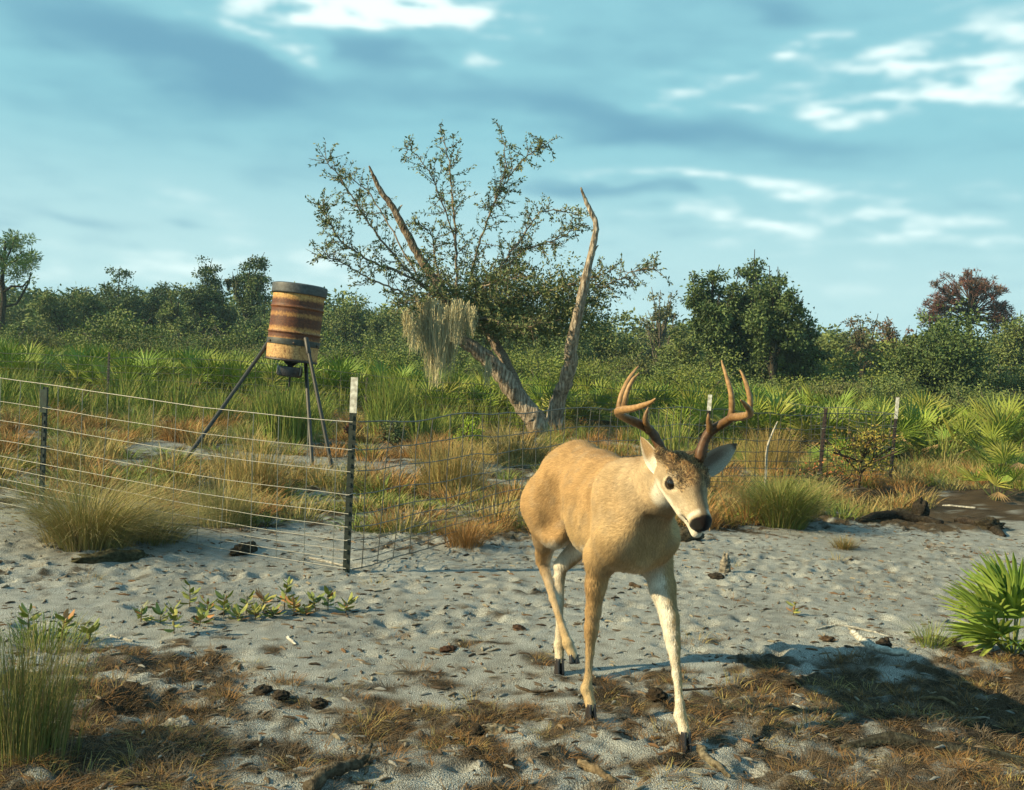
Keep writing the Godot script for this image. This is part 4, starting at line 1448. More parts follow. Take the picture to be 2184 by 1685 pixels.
func make_trees() -> void:
	var bark := Color(0.085, 0.072, 0.058)
	var pale := Color(0.22, 0.19, 0.15)
	# px, top py, half width px, depth, bole share, limbs, clumps, leaves per clump, tones, lean, label
	var T := [
		[132, 608, 52, 58, .42, 9, 34, 70, OAK, .05, "slim oak with two bare stems left of the tree clump"],
		[180, 618, 34, 60, .30, 8, 26, 70, OAK, .0, "small rounded oak right beside the slim two-stemmed oak"],
		[250, 570, 44, 62, .20, 10, 40, 80, OAK_DARK, .0, "tall oak with pointed top at the left of the clump"],
		[322, 590, 44, 63, .15, 10, 36, 80, OAK_DARK, .0, "middling oak between the two tallest left oaks"],
		[376, 592, 40, 60, .15, 10, 34, 80, OAK, .0, "oak joined to the left flank of the tallest clump oak"],
		[428, 545, 46, 58, .20, 10, 46, 80, OAK_DARK, .0, "tallest oak of the left clump with rounded head"],
		[520, 540, 48, 55, .50, 8, 30, 80, OAK_DARK, .06, "oak hung with moss and open trunk left of feeder drum"],
		[560, 640, 60, 52, .10, 9, 34, 70, OAK_DARK, .0, "low dark oak just left of the feeder drum"],
		[745, 622, 62, 60, .12, 10, 40, 80, OAK, .0, "broad oak bush just right of the feeder drum"],
		[820, 640, 48, 58, .12, 9, 34, 80, OAK, .0, "rounded oak between feeder and the half dead oak"],
		[1300, 665, 60, 46, .10, 9, 36, 80, OAK, .0, "low oak right of the dead upright limb"],
		[1402, 617, 46, 44, .25, 9, 16, 42, [Color(0.13, 0.135, 0.07), Color(0.10, 0.12, 0.05)], .0, "thin pale tree with wispy crown left of the dark oaks"],
		[1512, 518, 50, 34, .14, 13, 66, 84, OAK_DARK, .0, "tallest dark oak above the right-hand antler"],
		[1585, 548, 60, 35, .16, 12, 62, 84, OAK_DARK, .0, "dark oak with rounded top in the middle of the right clump"],
		[1640, 545, 62, 33, .12, 13, 66, 84, OAK_DARK, .04, "dark oak on the right side of the right clump"],
		[1700, 640, 46, 34, .06, 9, 40, 84, OAK_DARK, .0, "short dark oak at the right foot of the right clump"],
		[1835, 648, 50, 44, .15, 9, 24, 44, [Color(0.11, 0.105, 0.06), Color(0.13, 0.09, 0.06), Color(0.08, 0.10, 0.04)], .0, "thin brownish oak right of the dark oak clump"],
		[1905, 655, 48, 42, .15, 9, 26, 44, [Color(0.16, 0.07, 0.055), Color(0.12, 0.085, 0.05), Color(0.09, 0.10, 0.04)], .0, "thin reddish oak left of the dead brown pine"],
		[2020, 668, 100, 30, .05, 14, 76, 76, [Color(0.075, 0.115, 0.034), Color(0.055, 0.09, 0.03), Color(0.09, 0.125, 0.04)], .0, "broad leafy green oak below the dead brown pine"],
		[2155, 640, 70, 40, .08, 11, 44, 76, OAK, .0, "hazy green oak at the right edge of the picture"],
		[285, 605, 46, 64, .10, 10, 36, 80, OAK_DARK, .0, "oak filling the gap right of the pointed left oak"],
		[205, 625, 44, 60, .08, 10, 34, 76, OAK, .0, "low oak under the pointed left oak"],
		[472, 590, 44, 60, .10, 10, 36, 80, OAK_DARK, .0, "oak between the tallest left oak and the moss hung oak"],
		[640, 650, 60, 58, .08, 10, 36, 76, OAK, .0, "low oak directly behind the feeder drum"],
		[1450, 680, 60, 40, .06, 10, 40, 76, OAK, .0, "low oak at the left foot of the dark right clump"],
		[1770, 700, 56, 38, .06, 10, 36, 70, OAK, .0, "low oak at the right foot of the dark right clump"],
		[1930, 688, 60, 34, .05, 11, 44, 76, OAK, .0, "leafy oak left of the broad green oak"],
		[1190, 690, 70, 44, .08, 10, 40, 76, OAK, .0, "low oak behind the half dead oak's right limb"],
		[900, 672, 60, 48, .08, 10, 38, 76, OAK, .0, "low oak behind the hanging moss"],
		[1060, 690, 70, 46, .08, 10, 40, 76, OAK_DARK, .0, "low dark oak behind the half dead oak's crown"]]
	var i := 0
	for q in T:
		var r := rng_of(300 + i)
		var d: float = q[3]
		var p := stand(q[0], d)
		var H: float = 1.22 + (horizon(q[0]) - q[1]) * d / FOCAL - p.y
		var R: float = q[2] * d / FOCAL
		H *= 1.07
		R *= 1.22
		var g := grow_tree(r, H, R, H * q[4], q[5] + 4, int(q[6] * 2.7), q[7], 0.075 + 0.0011 * d, R * 0.25, 0.05 + H * 0.016, q[8], bark if i != 11 else pale, Vector3(q[9], 0, 0), 0.12)
		place_tree("oak_tree", q[10], "oaks behind the palmettos", g, p, m_bark, m_leaf)
		i += 1
	# far left pine with a crooked limb
	var r := rng_of(340)
	var p := stand(2, 46)
	var t := thing("pine_tree", p, "pine with bare crooked trunk and clumped crown at the left edge", "tree")
	var sc := 46.0 / FOCAL
	var rel := func(px: float, py: float, dz: float) -> Vector3: return at(px, py, 46.0 + dz) - p
	var tb := MB.new()
	tb.tube([Vector3(-.05, -.1, 0), rel.call(2, 690, 0), rel.call(8, 640, 0), rel.call(4, 600, 0), rel.call(8, 560, 0), rel.call(12, 515, 0)], [.17, .14, .12, .10, .08, .04], 8, bark, .1, r)
	tb.tube([rel.call(7, 655, 0), rel.call(35, 648, .2), rel.call(48, 628, .3), rel.call(62, 600, .3), rel.call(66, 580, .3)], [.075, .065, .055, .045, .03], 6, bark, .1, r)
	tb.tube([rel.call(5, 625, 0), rel.call(25, 610, -.2), rel.call(48, 612, -.3), rel.call(60, 598, -.3)], [.06, .05, .045, .03], 6, bark, .1, r)
	for k in 9:
		var e: Vector3 = rel.call(-60 + k * 16, 500 + 40.0 * absf(sin(k * 2.1)), r.randf_range(-1, 1))
		tb.tube([rel.call(8, 570, 0), (rel.call(8, 560, 0) as Vector3).lerp(e, 0.5) + Vector3(0, -.1, 0), e], [.05, .035, .015], 5, bark, .1, r)
	part("trunk", tb, m_bark, t)
	var cb := MB.new()
	for k in 110:
		var px := r.randf_range(-90, 74)
		var py := 497.0 + 95.0 * r.randf() + absf(px - 8.0) * 0.12
		if px > 50.0 and py < 510.0:
			continue
		var cpt: Vector3 = rel.call(px, py, r.randf_range(-1.3, 1.3))
		var col := pick(r, [Color(0.085, 0.145, 0.040), Color(0.115, 0.180, 0.050)])
		for j in 60:
			var dv := rdir(r)
			var ld := (dv + rdir(r) * 0.5 + Vector3(0, 0.3, 0)).normalized()
			cb.leaf(cpt + Vector3(dv.x, dv.y * 0.6, dv.z) * 0.30 * pow(r.randf(), 0.5), ld, ld.cross(rdir(r)).normalized(), 0.17, 0.040, Color(col.r, col.g, col.b) * r.randf_range(0.75, 1.25))
	part("crown", cb, m_leaf, t, false)
	# dead brown pine at the right
	r = rng_of(341)
	var dd := 52.0
	p = stand(2068, dd)
	t = thing("dead_pine", p, "dead pine with rust brown needles on spread bare branches at right", "tree")
	tb = MB.new()
	cb = MB.new()
	var rl2 := func(px: float, py: float, dz: float) -> Vector3: return at(px, py, dd + dz) - p
	var tp := [Vector3(0, -.1, 0), rl2.call(2070, 740, 0), rl2.call(2066, 690, 0), rl2.call(2070, 640, 0), rl2.call(2072, 575, 0)]
	tb.tube(tp, [.22, .18, .15, .11, .04], 8, Color(0.10, 0.075, 0.065), .1, r)
	for k in 110:
		var a := r.randf_range(-1.85, 1.85)
		var rr := r.randf_range(0.72, 1.0)
		var e: Vector3 = rl2.call(2062.0 + sin(a) * 108.0 * rr, 688.0 - cos(a) * 114.0 * rr, r.randf_range(-2.2, 2.2) * cos(a * 0.8))
		var st: Vector3 = (tp[2] as Vector3).lerp(tp[4], r.randf_range(0.0, 0.7) * (1.0 - absf(a) / 2.2))
		var bend := st.lerp(e, 0.55) + Vector3(r.randf_range(-.1, .1), r.randf_range(-.15, .25), 0)
		tb.tube([st, bend, e], [.035, .024, .012], 5, Color(0.11, 0.08, 0.07), .1, r)
		for m in 4:
			var f := r.randf_range(0.5, 1.0)
			var c2 := bend.lerp(e, f * 2.0 - 1.0) + rdir(r) * 0.16
			var col := pick(r, [Color(0.15, 0.055, 0.045), Color(0.11, 0.06, 0.05), Color(0.09, 0.07, 0.05)])
			for j in 26:
				var ld := (rdir(r) + Vector3(0, 0.4, 0)).normalized()
				cb.leaf(c2 + rdir(r) * 0.15 * r.randf(), ld, ld.cross(rdir(r)).normalized(), 0.18, 0.035, col)
	part("trunk", tb, m_bark, t)
	part("crown", cb, m_leaf, t, false)
	# low scrub bushes in front of the trees
	var kinds := [SCRUB, OAK, SCRUB, [Color(0.12, 0.12, 0.045), Color(0.09, 0.11, 0.035)]]
	var bush := []
	for k in 6:
		bush.append(grow_tree(rng_of(360 + k), 2.0, 1.5, 0.15, 12, 64, 74, 0.085, 0.42, 0.05, kinds[k % 4], bark, Vector3.ZERO, 0.1))
	var bx := [[], [], [], [], [], []]
	r = rng_of(370)
	var px := -60.0
	while px < 2260.0:
		for row in 2:
			var d := (38.0 if row == 0 else 30.0) + r.randf_range(-3, 3)
			if px > 1400.0:
				d -= 4.0
			var h := r.randf_range(0.72, 1.12) * (1.05 if row == 0 else 0.72)
			if px < 200.0:
				h *= 0.75
			bx[r.randi() % 6].append(Transform3D(Basis(Vector3.UP, r.randf() * TAU).scaled(Vector3(h * r.randf_range(0.9, 1.3), h, h * r.randf_range(0.9, 1.3))), stand(px + row * 31.0, d)))
		px += 66.0 + r.randf_range(-10, 14)
	for k in 6:
		var mb: MB = bush[k][1]
		var off := mb.v.size()
		mb.v.append_array(bush[k][0].v)
		mb.c.append_array(bush[k][0].c)
		for q in bush[k][0].ix:
			mb.ix.append(q + off)
		tag(scatter("scrub_thicket", mb.mesh(false), m_leaf, bx[k]), "low belt of green scrub between the palmettos and the trees", "thicket", "scrub belt before the trees")
	# the woods beyond, one mass
	var xf := []
	for k in 520:
		var x := r.randf_range(-95, 95)
		var z := -64.0 - r.randf_range(0, 42)
		var s := r.randf_range(0.9, 1.75)
		xf.append(Transform3D(Basis(Vector3.UP, r.randf() * TAU).scaled(Vector3(s * 1.3, s, s * 1.3)), Vector3(x, ground_height(x, z), z)))
	var fm := grow_tree(rng_of(380), 3.0, 2.0, 0.1, 12, 60, 60, 0.17, 0.55, 0.06, OAK, bark)
	var fw := scatter("distant_woods", fm[1].mesh(false), m_leaf, xf)
	tag(fw, "distant belt of dark green woods along the horizon", "woods")
	# moss on the left oak beside the drum
	for k in 4:
		var mb := MB.new()
		var q: Array = [[553, 590, 40], [540, 600, 34], [505, 602, 38], [488, 598, 24]][k]
		for j in 70:
			var o := Vector3(r.randfn(0, 0.10), r.randf_range(-.05, .1), r.randfn(0, 0.1))
			var ln: float = q[2] * 55.0 / FOCAL * r.randf_range(0.3, 1.0)
			var pts := PackedVector3Array()
			for i2 in 4:
				pts.append(o * (1.0 - 0.2 * i2) + Vector3(0, -ln * i2 / 3.0, 0))
			mb.ribbon(pts, Vector3(1, 0, 0).rotated(Vector3.UP, r.randf() * PI), 0.05, 0.02, Color(0.12, 0.125, 0.08))
		var mo := obj("hanging_moss", mb.mesh(false), m_moss)
		mo.position = at(q[0], q[1], 54.8)
		tag(mo, ["long moss beard at the right edge of the oak left of the drum", "moss beard second from the right on the oak left of the drum", "moss beard below the crown centre of the oak left of the drum", "short moss beard at the left of the oak left of the drum"][k], "moss", "moss on the far oak")

func make_palmettos() -> void:
	var r := rng_of(401)
	var stem := Color(0.10, 0.12, 0.04)
	var ms := []
	for k in 5:
		ms.append(palmetto_mesh(rng_of(410 + k), 1.0, 14, 12, PALM, stem))
	# clear individuals: px, base depth, height, label
	var S := [
		[1620, 20.5, 1.05, "saw palmetto just right of the right-hand antler"], [1690, 18.0, 1.0, "saw palmetto behind the bleached crooked stake"], [1755, 17.5, 1.1, "wide saw palmetto between the two right fence posts"], [1830, 17.0, 1.05, "saw palmetto right behind the fence end panel"],
		[1885, 18.5, 1.1, "saw palmetto left of the last white tipped post"], [1830, 14.2, 0.62, "low saw palmetto behind the yellow leaved shrub"], [2060, 17.5, 0.9, "large saw palmetto under the broad green oak"], [2130, 16.5, 0.85, "saw palmetto near the right edge before the oaks"], [2170, 14.0, 0.62, "saw palmetto cut by the right edge beyond the litter"],
		[1960, 20.0, 1.2, "saw palmetto behind and right of the last white tipped post"], [2000, 23.0, 1.2, "tall saw palmetto at the foot of the broad green oak"], [2140, 11.8, 0.5, "small saw palmetto on the brown litter at right"], [715, 22.0, 0.9, "saw palmetto just right of the feeder legs"], [935, 21.5, 0.85, "saw palmetto under the moss curtain"],
		[880, 23.0, 0.9, "saw palmetto left of the moss curtain"], [480, 21.5, 1.0, "saw palmetto left of the feeder's long leg"], [435, 24.0, 0.9, "saw palmetto in the row left of the feeder"], [1350, 22.0, 0.95, "saw palmetto behind the left-hand antler tips"], [1430, 23.0, 1.0, "saw palmetto between the buck's antlers"], [60, 24.0, 1.1, "saw palmetto at the left edge behind the fence"]]
	for q in S:
		var p := stand(q[0], q[1])
		var o := obj("saw_palmetto", ms[r.randi() % 5], m_leaf)
		o.position = p
		o.scale = Vector3(1.15, 1.0, 1.15) * q[2]
		o.rotation.y = r.randf() * TAU
		tag(o, q[3], "palmetto", "saw palmettos")
	# the thicket
	var xfs := [[], [], [], [], []]
	for k in 1500:
		var d := 20.5 + 26.0 * r.randf()
		var px := r.randf_range(-120, 2300)
		if px > 1500.0:
			d -= 3.0
		var p := stand(px, d)
		if d < 21.5 and r.randf() < 0.55:
			continue
		var s := r.randf_range(0.65, 1.12)
		xfs[r.randi() % 5].append(Transform3D(Basis(Vector3.UP, r.randf() * TAU).rotated(Vector3(r.randf_range(-1, 1), 0, r.randf_range(-1, 1)).normalized(), r.randf_range(0, 0.2)).scaled(Vector3(s * 1.15, s, s * 1.15)), p))
	for k in 5:
		var o := scatter("palmetto_thicket", ms[k], m_leaf, xfs[k])
		tag(o, "thicket of saw palmettos filling the ground behind the fence", "thicket", "palmetto thicket")

# the near palmetto: each frond a part, each leaflet a sub-part
func make_near_palmetto() -> void:
	var r := rng_of(430)
	var p := ground_at(2160, 1394)
	var t := thing("saw_palmetto", p, "young bright green saw palmetto growing on the sand at the right edge", "palmetto")
	var lm := []
	for k in 3:
		var mb := MB.new()
		var col: Color = [Color(0.21, 0.30, 0.058), Color(0.26, 0.33, 0.072), Color(0.155, 0.245, 0.048)][k]
		var prof := [[0.0, 0.005], [0.25, 0.011], [0.55, 0.0125], [0.8, 0.009], [1.0, 0.0008]]
		for q in prof:
			var y: float = -0.05 * q[0] * q[0]
			mb.vert(Vector3(-q[1], y + q[1] * 0.45, q[0]), col)
			mb.vert(Vector3(0, y, q[0]), col)
			mb.vert(Vector3(q[1], y + q[1] * 0.45, q[0]), col)
		for i in 4:
			for s in 2:
				var a := i * 3 + s
				mb.quad(a, a + 3, a + 4, a + 1)
		lm.append(mb.mesh(false))
	# azimuth, tilt from upright, petiole, blade length, leaflets, face turn
	var fr := [[3.0, .55, .20, .31, 20, .2], [2.6, .25, .23, .30, 20, -.3], [3.5, .75, .16, .30, 18, .5], [1.9, .40, .20, .30, 20, .3], [4.4, .35, .21, .29, 18, -.2], [0.6, .4, .24, .31, 20, .4], [5.4, .5, .2, .30, 18, .1], [2.3, .95, .11, .27, 16, -.4], [0.0, .8, .16, .28, 16, .0], [3.9, .12, .25, .30, 20, .3], [1.2, .85, .12, .28, 16, .2], [3.1, 1.15, .08, .26, 16, .1], [2.0, .12, .26, .31, 20, -.2], [3.6, 1.05, .07, .25, 14, -.4], [2.9, .9, .10, .28, 16, .5], [1.5, 1.15, .07, .25, 14, -.2]]
	t.scale = Vector3.ONE * 0.88
	for q in fr:
		var out := Vector3(cos(q[0]), 0, sin(q[0]))
		var dv: Vector3 = (Vector3.UP * cos(q[1]) + out * sin(q[1])).normalized()
		var b := out * 0.02
		var e: Vector3 = b + dv * q[2] + Vector3(0, 0.02, 0)
		var mb := MB.new()
		mb.tube([b - dv * 0.04, b.lerp(e, 0.5) - Vector3(0, 0.008, 0), e], [0.006, 0.005, 0.004], 6, Color(0.17, 0.20, 0.06))
		var f := part("frond", mb, m_leaf, t)
		var ax := (dv + out * 0.25).normalized()
		var nr := Vector3.UP * 0.65 - out * 0.75
		nr = (nr - ax * nr.dot(ax)).normalized().rotated(ax, q[5])
		var side := nr.cross(ax).normalized()
		for i in int(q[4]):
			var a: float = (float(i) / (q[4] - 1) - 0.5) * 2.75
			var ld := (ax * cos(a) + side * sin(a) + nr * (0.18 * absf(sin(a)) + r.randf_range(-.06, .06))).normalized()
			var ll: float = q[3] * (0.78 + 0.22 * cos(a)) * r.randf_range(0.9, 1.06)
			var nx := nr.cross(ld).normalized()
			var ny := ld.cross(nx)
			var o := obj("leaflet", lm[r.randi() % 3], m_leaf, f)
			o.transform = Transform3D(Basis(nx * r.randf_range(0.9, 1.15), ny, ld * ll), e)

# ------------------------------------------------------------------ grass
func tuft(px: float, py: float, label: String, m: ArrayMesh, s := Vector3.ONE, turn := 0.0) -> void:
	var o := obj("grass_clump", m, m_grass)
	o.position = ground_at(px, py) - Vector3(0, 0.01, 0)
	o.scale = s
	o.rotation.y = turn
	tag(o, label, "grass", "bunches of wild grass")

func make_grass() -> void:
	var r := rng_of(501)
	# the marked bunches
	tuft(190, 1160, "big arching straw green grass bunch at the foot of the left fence", clump_mesh(rng_of(502), 2700, .19, .52, .66, .46, .0030, WIRE, Vector3(.10, 0, 0), 6))
	tuft(1665, 1122, "big fountain shaped wild grass bunch right of the buck's head", clump_mesh(rng_of(503), 2600, .15, .58, .56, .46, .0040, [Color(0.14, 0.185, 0.045), Color(0.18, 0.195, 0.055), Color(0.24, 0.19, 0.07), Color(0.10, 0.145, 0.036)], Vector3.ZERO, 6))
	tuft(42, 1612, "tall upright green grass bunch in the lower left corner", clump_mesh(rng_of(504), 1150, .13, .42, .10, .05, .0022, [Color(0.13, 0.16, 0.045), Color(0.17, 0.17, 0.06), Color(0.09, 0.125, 0.035), Color(0.22, 0.17, 0.08)], Vector3.ZERO, 5))
	tuft(330, 1150, "low straw grass bunch leaning right beside the big left bunch", clump_mesh(rng_of(505), 900, .14, .30, .42, .40, .0030, WIRE, Vector3(.25, 0, 0), 6))
	tuft(470, 1115, "brown green grass bunch behind the left fence wires", clump_mesh(rng_of(506), 800, .16, .42, .26, .25, .0032, WIRE, Vector3.ZERO, 5))
	tuft(990, 1165, "small rusty grass bunch at the fence left of the buck", clump_mesh(rng_of(507), 700, .10, .26, .22, .25, .0028, RUST, Vector3.ZERO, 5))
	tuft(1800, 1170, "tiny round grass tuft on the bare sand right of the buck", clump_mesh(rng_of(508), 420, .06, .12, .12, .20, .0028, [Color(0.16, 0.15, 0.05), Color(0.20, 0.12, 0.05)], Vector3.ZERO, 4))
	tuft(1985, 1375, "loose green grass tuft left of the near palmetto", clump_mesh(rng_of(509), 170, .06, .15, .14, .15, .0032, GREENGRASS, Vector3.ZERO, 4))
	tuft(835, 930, "tall upright reed green grass behind the white topped post", clump_mesh(rng_of(510), 900, .30, 1.05, .25, .08, .010, GREENGRASS, Vector3.ZERO, 4))
	tuft(610, 940, "tall green grass standing behind the feeder's long leg", clump_mesh(rng_of(511), 800, .30, .85, .25, .08, .010, GREENGRASS, Vector3.ZERO, 4))
	tuft(960, 1050, "tawny feathery grass bunch in the middle of the pen", clump_mesh(rng_of(512), 1100, .25, .62, .30, .20, .0045, STRAW, Vector3.ZERO, 5))
	tuft(540, 1050, "tall straw grass under the feeder's long leg foot", clump_mesh(rng_of(513), 700, .26, .55, .20, .12, .0045, STRAW, Vector3.ZERO, 5))
	tuft(1100, 985, "tawny grass bunch at the foot of the half dead oak", clump_mesh(rng_of(514), 900, .30, .50, .35, .25, .006, STRAW, Vector3.ZERO, 5))
	tuft(2120, 1010, "dark green grass bunch on the litter at the far right", clump_mesh(rng_of(515), 900, .24, .42, .45, .25, .006, GREENGRASS, Vector3.ZERO, 5))
	tuft(1640, 1010, "pale feathery grass bunch inside the right fence", clump_mesh(rng_of(516), 900, .25, .70, .30, .22, .005, STRAW, Vector3.ZERO, 5))
	tuft(2050, 930, "upright pale green grass bunch beyond the right litter", clump_mesh(rng_of(517), 600, .4, .75, .25, .15, .010, GREENGRASS, Vector3.ZERO, 4))
	tuft(95, 1375, "low green sprig bunch behind the lower left grass", clump_mesh(rng_of(518), 240, .14, .13, .10, .12, .0045, GREENGRASS, Vector3.ZERO, 4))
	# grass cover in the pen and beyond
	var kinds := [WIRE, RUST, GREENGRASS, RUST, STRAW, GREENGRASS]
	for k in 6:
		var m := clump_mesh(rng_of(520 + k), 110, .12, .36, .22, .25, .0065, kinds[k], Vector3.ZERO, 4)
		var xf := []
		for j in 330:
			var z := -7.4 - 15.0 * pow(r.randf(), 1.1)
			var x := r.randf_range(-0.56, 0.56) * -z
			if z > -6.9 - 0.85 * maxf(x, 0.0) or (x > 3.4 and z > -12.5 and r.randf() < 0.8):
				continue
			if litter(x, z) < 0.22 and r.randf() < 0.85:
				continue
			# open sandy floor round the feeder
			if pow((x + 1.8) / 2.4, 2) + pow((z + 11.3) / 1.0, 2) < 1.0 and r.randf() < 0.9:
				continue
			var hs := r.randf_range(0.28, 0.95)
			if kinds[k] == GREENGRASS and z > -12.0:
				hs *= 0.6
			xf.append(Transform3D(Basis(Vector3.UP, r.randf() * TAU).scaled(Vector3(1.0, hs, 1.0) * r.randf_range(0.8, 1.25)), Vector3(x, ground_height(x, z) - 0.01, z)))
		tag(scatter("wild_grass", m, m_grass, xf), "wild grass growing through the fenced sand and beyond", "grass", "wild grass cover")
	# tall light green grass where the palmettos begin
	for k in 2:
		var m := clump_mesh(rng_of(530 + k), 120, .22, .75, .30, .15, .014, GREENGRASS, Vector3.ZERO, 4)
		var xf := []
		for j in 130:
			var d := r.randf_range(15.5, 27.0)
			var p := stand(r.randf_range(-60, 2250), d)
			if (p.x > 3.0 and d < 17.0) or (absf(p.x - 0.5) < 1.4 and d < 19.5):
				continue
			xf.append(Transform3D(Basis(Vector3.UP, r.randf() * TAU).scaled(Vector3(1.0, 1.0, 1.0) * r.randf_range(0.55, 1.05)), p))
		tag(scatter("tall_grass", m, m_grass, xf), "tall pale grass standing at the edge of the palmettos", "grass", "tall grass cover")
	# rusty dead sprigs on the sand
	for k in 4:
		var m := clump_mesh(rng_of(540 + k), 34, .045, .05, .075, .35, .0022, [[Color(0.21, 0.115, 0.042), Color(0.26, 0.145, 0.055), Color(0.15, 0.078, 0.032)], [Color(0.105, 0.080, 0.054), Color(0.15, 0.115, 0.075), Color(0.07, 0.056, 0.042)], [Color(0.18, 0.11, 0.05), Color(0.23, 0.13, 0.05), Color(0.11, 0.07, 0.038)], STRAW][k], Vector3.ZERO, 4)
		var xf := []
		for j in [4200, 8500, 4200, 2600][k]:
			var z := -2.55 - 5.5 * pow(r.randf(), 1.25)
			var x := r.randf_range(-0.62, 0.62) * -z
			var l := litter(x, z)
			if r.randf() > smoothstep(0.14, 0.75, l) * 0.62 + 0.010:
				continue
			var s := r.randf_range(0.45, 1.3)
			xf.append(Transform3D(Basis(Vector3.UP, r.randf() * TAU).rotated(Vector3.RIGHT, r.randf_range(-.2, .2)).scaled(Vector3(1, r.randf_range(0.25, 1.05), 1) * s), Vector3(x, ground_height(x, z) + ground_fine(x, z), z)))
		tag(scatter("dead_grass_litter", m, m_grass, xf), "rusty dead grass sprigs lying over the near sand", "litter", "dead grass litter")

# ------------------------------------------------------------------ leafy seedlings on the sand
func leaf_mesh(col: Color) -> ArrayMesh:
	var mb := MB.new()
	var prof := [[0.0, 0.02], [0.15, 0.12], [0.4, 0.21], [0.65, 0.20], [0.88, 0.11], [1.0, 0.01]]
	for q in prof:
		var y: float = -0.16 * q[0] * q[0]
		mb.vert(Vector3(-q[1], y + q[1] * 0.25, q[0]), col)
		mb.vert(Vector3(0, y, q[0]), col)
		mb.vert(Vector3(q[1], y + q[1] * 0.25, q[0]), col)
	for i in 5:
		for s in 2:
			var a := i * 3 + s
			mb.quad(a, a + 3, a + 4, a + 1)
	return mb.mesh(true)

func make_seedlings() -> void:
	var r := rng_of(601)
	var lm := []
	for c in [Color(0.19, 0.215, 0.055), Color(0.26, 0.255, 0.07), Color(0.13, 0.165, 0.045), Color(0.32, 0.16, 0.06)]:
		lm.append(leaf_mesh(c))
	var S := [[300, 1325, .10, 7, "leafy seedling at the left end of the seedling row"], [372, 1352, .15, 10, "leafy seedling standing forward of the row, stem bare"], [405, 1298, .14, 9, "upright seedling behind the forward one"], [440, 1318, .09, 7, "low seedling in the left half of the row"], [478, 1315, .12, 9, "seedling at the middle of the row"],
		[525, 1308, .11, 10, "yellowing seedling right of the row's middle"], [562, 1305, .10, 9, "seedling with orange leaves in the row"], [605, 1302, .17, 11, "tallest seedling with upright leaves in the row"], [628, 1310, .09, 8, "red brown leaved seedling beside the tallest one"], [700, 1300, .11, 9, "seedling near the right end of the row"], [735, 1305, .08, 7, "last small seedling at the right end of the row"],
		[340, 1330, .06, 7, "low sprawling seedling left of the forward one"], [425, 1335, .05, 8, "flat seedling right behind the forward one"], [505, 1322, .05, 8, "flat yellowing seedling forward of the row's middle"], [545, 1318, .06, 8, "low seedling before the orange leaved one"], [585, 1316, .05, 8, "flat seedling just left of the tallest one"], [655, 1312, .06, 8, "low seedling right of the red brown one"], [675, 1300, .08, 8, "bushy seedling left of the row's right end"],
		[60, 1352, .12, 9, "seedling behind the lower left grass bunch"], [130, 1366, .13, 10, "leafy seedling right behind the lower left grass"], [190, 1372, .10, 8, "small seedling right of the lower left grass"], [1690, 1312, .10, 5, "spindly orange sprig on the sand right of the buck"]]
	for q in S:
		var p := ground_at(q[0], q[1])
		p.y += ground_fine(p.x, p.z)
		var t := thing("oak_seedling", p, q[4], "seedling", "leafy seedlings on the sand")
		var h: float = q[2]
		var top := Vector3(r.randf_range(-.02, .02), h * 0.75, r.randf_range(-.02, .02))
		var mb := MB.new()
		mb.tube([Vector3(0, -.03, 0), top * 0.5, top], [.003, .0025, .0015], 5, Color(0.10, 0.08, 0.04))
		part("stem", mb, m_leaf, t)
		for i in int(q[3] * 2):
			var f := r.randf_range(0.15, 1.0)
			var az := i * 2.4 + r.randf_range(-.4, .4)
			var el := lerpf(0.0, 0.95, f * r.randf_range(0.3, 1.0))
			var dv := Vector3(cos(az) * cos(el), sin(el), sin(az) * cos(el))
			var sx := dv.cross(Vector3.UP).normalized().rotated(dv, r.randf_range(-.7, .7))
			var ll := r.randf_range(.032, .068)
			var k := r.randi() % 3
			if q[4].contains("orange") or q[4].contains("red brown"):
				k = 3 if r.randf() < 0.5 else 1
			elif r.randf() < 0.06:
				k = 3
			var o := obj("leaf", lm[k], m_leaf, t)
			o.transform = Transform3D(Basis(sx * ll * 0.82, sx.cross(dv) * -ll, dv * ll), top * f)

# ------------------------------------------------------------------ shrubs inside the pen
func shrub(px: float, py: float, h: float, w: float, cols: Array, leaf: float, n: int, per: int, seed_: int, label: String) -> void:
	var p := ground_at(px, py)
	var g := grow_tree(rng_of(seed_), h, w, h * 0.08, 10, n, per, leaf, w * 0.28, 0.02, cols, Color(0.12, 0.09, 0.06), Vector3.ZERO, 0.1)
	var t := thing("shrub", p, label, "shrub")
	part("stems", g[0], m_bark, t)
	part("leaves", g[1], m_leaf, t, false)

func make_shrubs() -> void:
	shrub(838, 962, .36, .23, [Color(0.12, 0.15, 0.06), Color(0.16, 0.18, 0.08), Color(0.08, 0.11, 0.04)], .036, 60, 34, 701, "small round pale leaved shrub right of the white topped post")
	shrub(1000, 962, .33, .26, [Color(0.26, 0.33, 0.03), Color(0.21, 0.30, 0.03)], .030, 60, 44, 702, "bright lime green feathery shrub left of the oak base")
	shrub(745, 950, .42, .12, [Color(0.30, 0.07, 0.04), Color(0.22, 0.08, 0.05)], .030, 14, 9, 703, "spindly red stemmed plant just left of the white topped post")
	shrub(1830, 1040, .75, .52, [Color(0.26, 0.21, 0.04), Color(0.16, 0.17, 0.04), Color(0.22, 0.12, 0.03)], .042, 50, 22, 704, "yellow leaved shrub at the foot of the end fence panel")
	shrub(1765, 1055, .28, .35, [Color(0.30, 0.10, 0.04), Color(0.24, 0.13, 0.05)], .035, 16, 12, 705, "low orange leaved shrub left of the yellow leaved shrub")

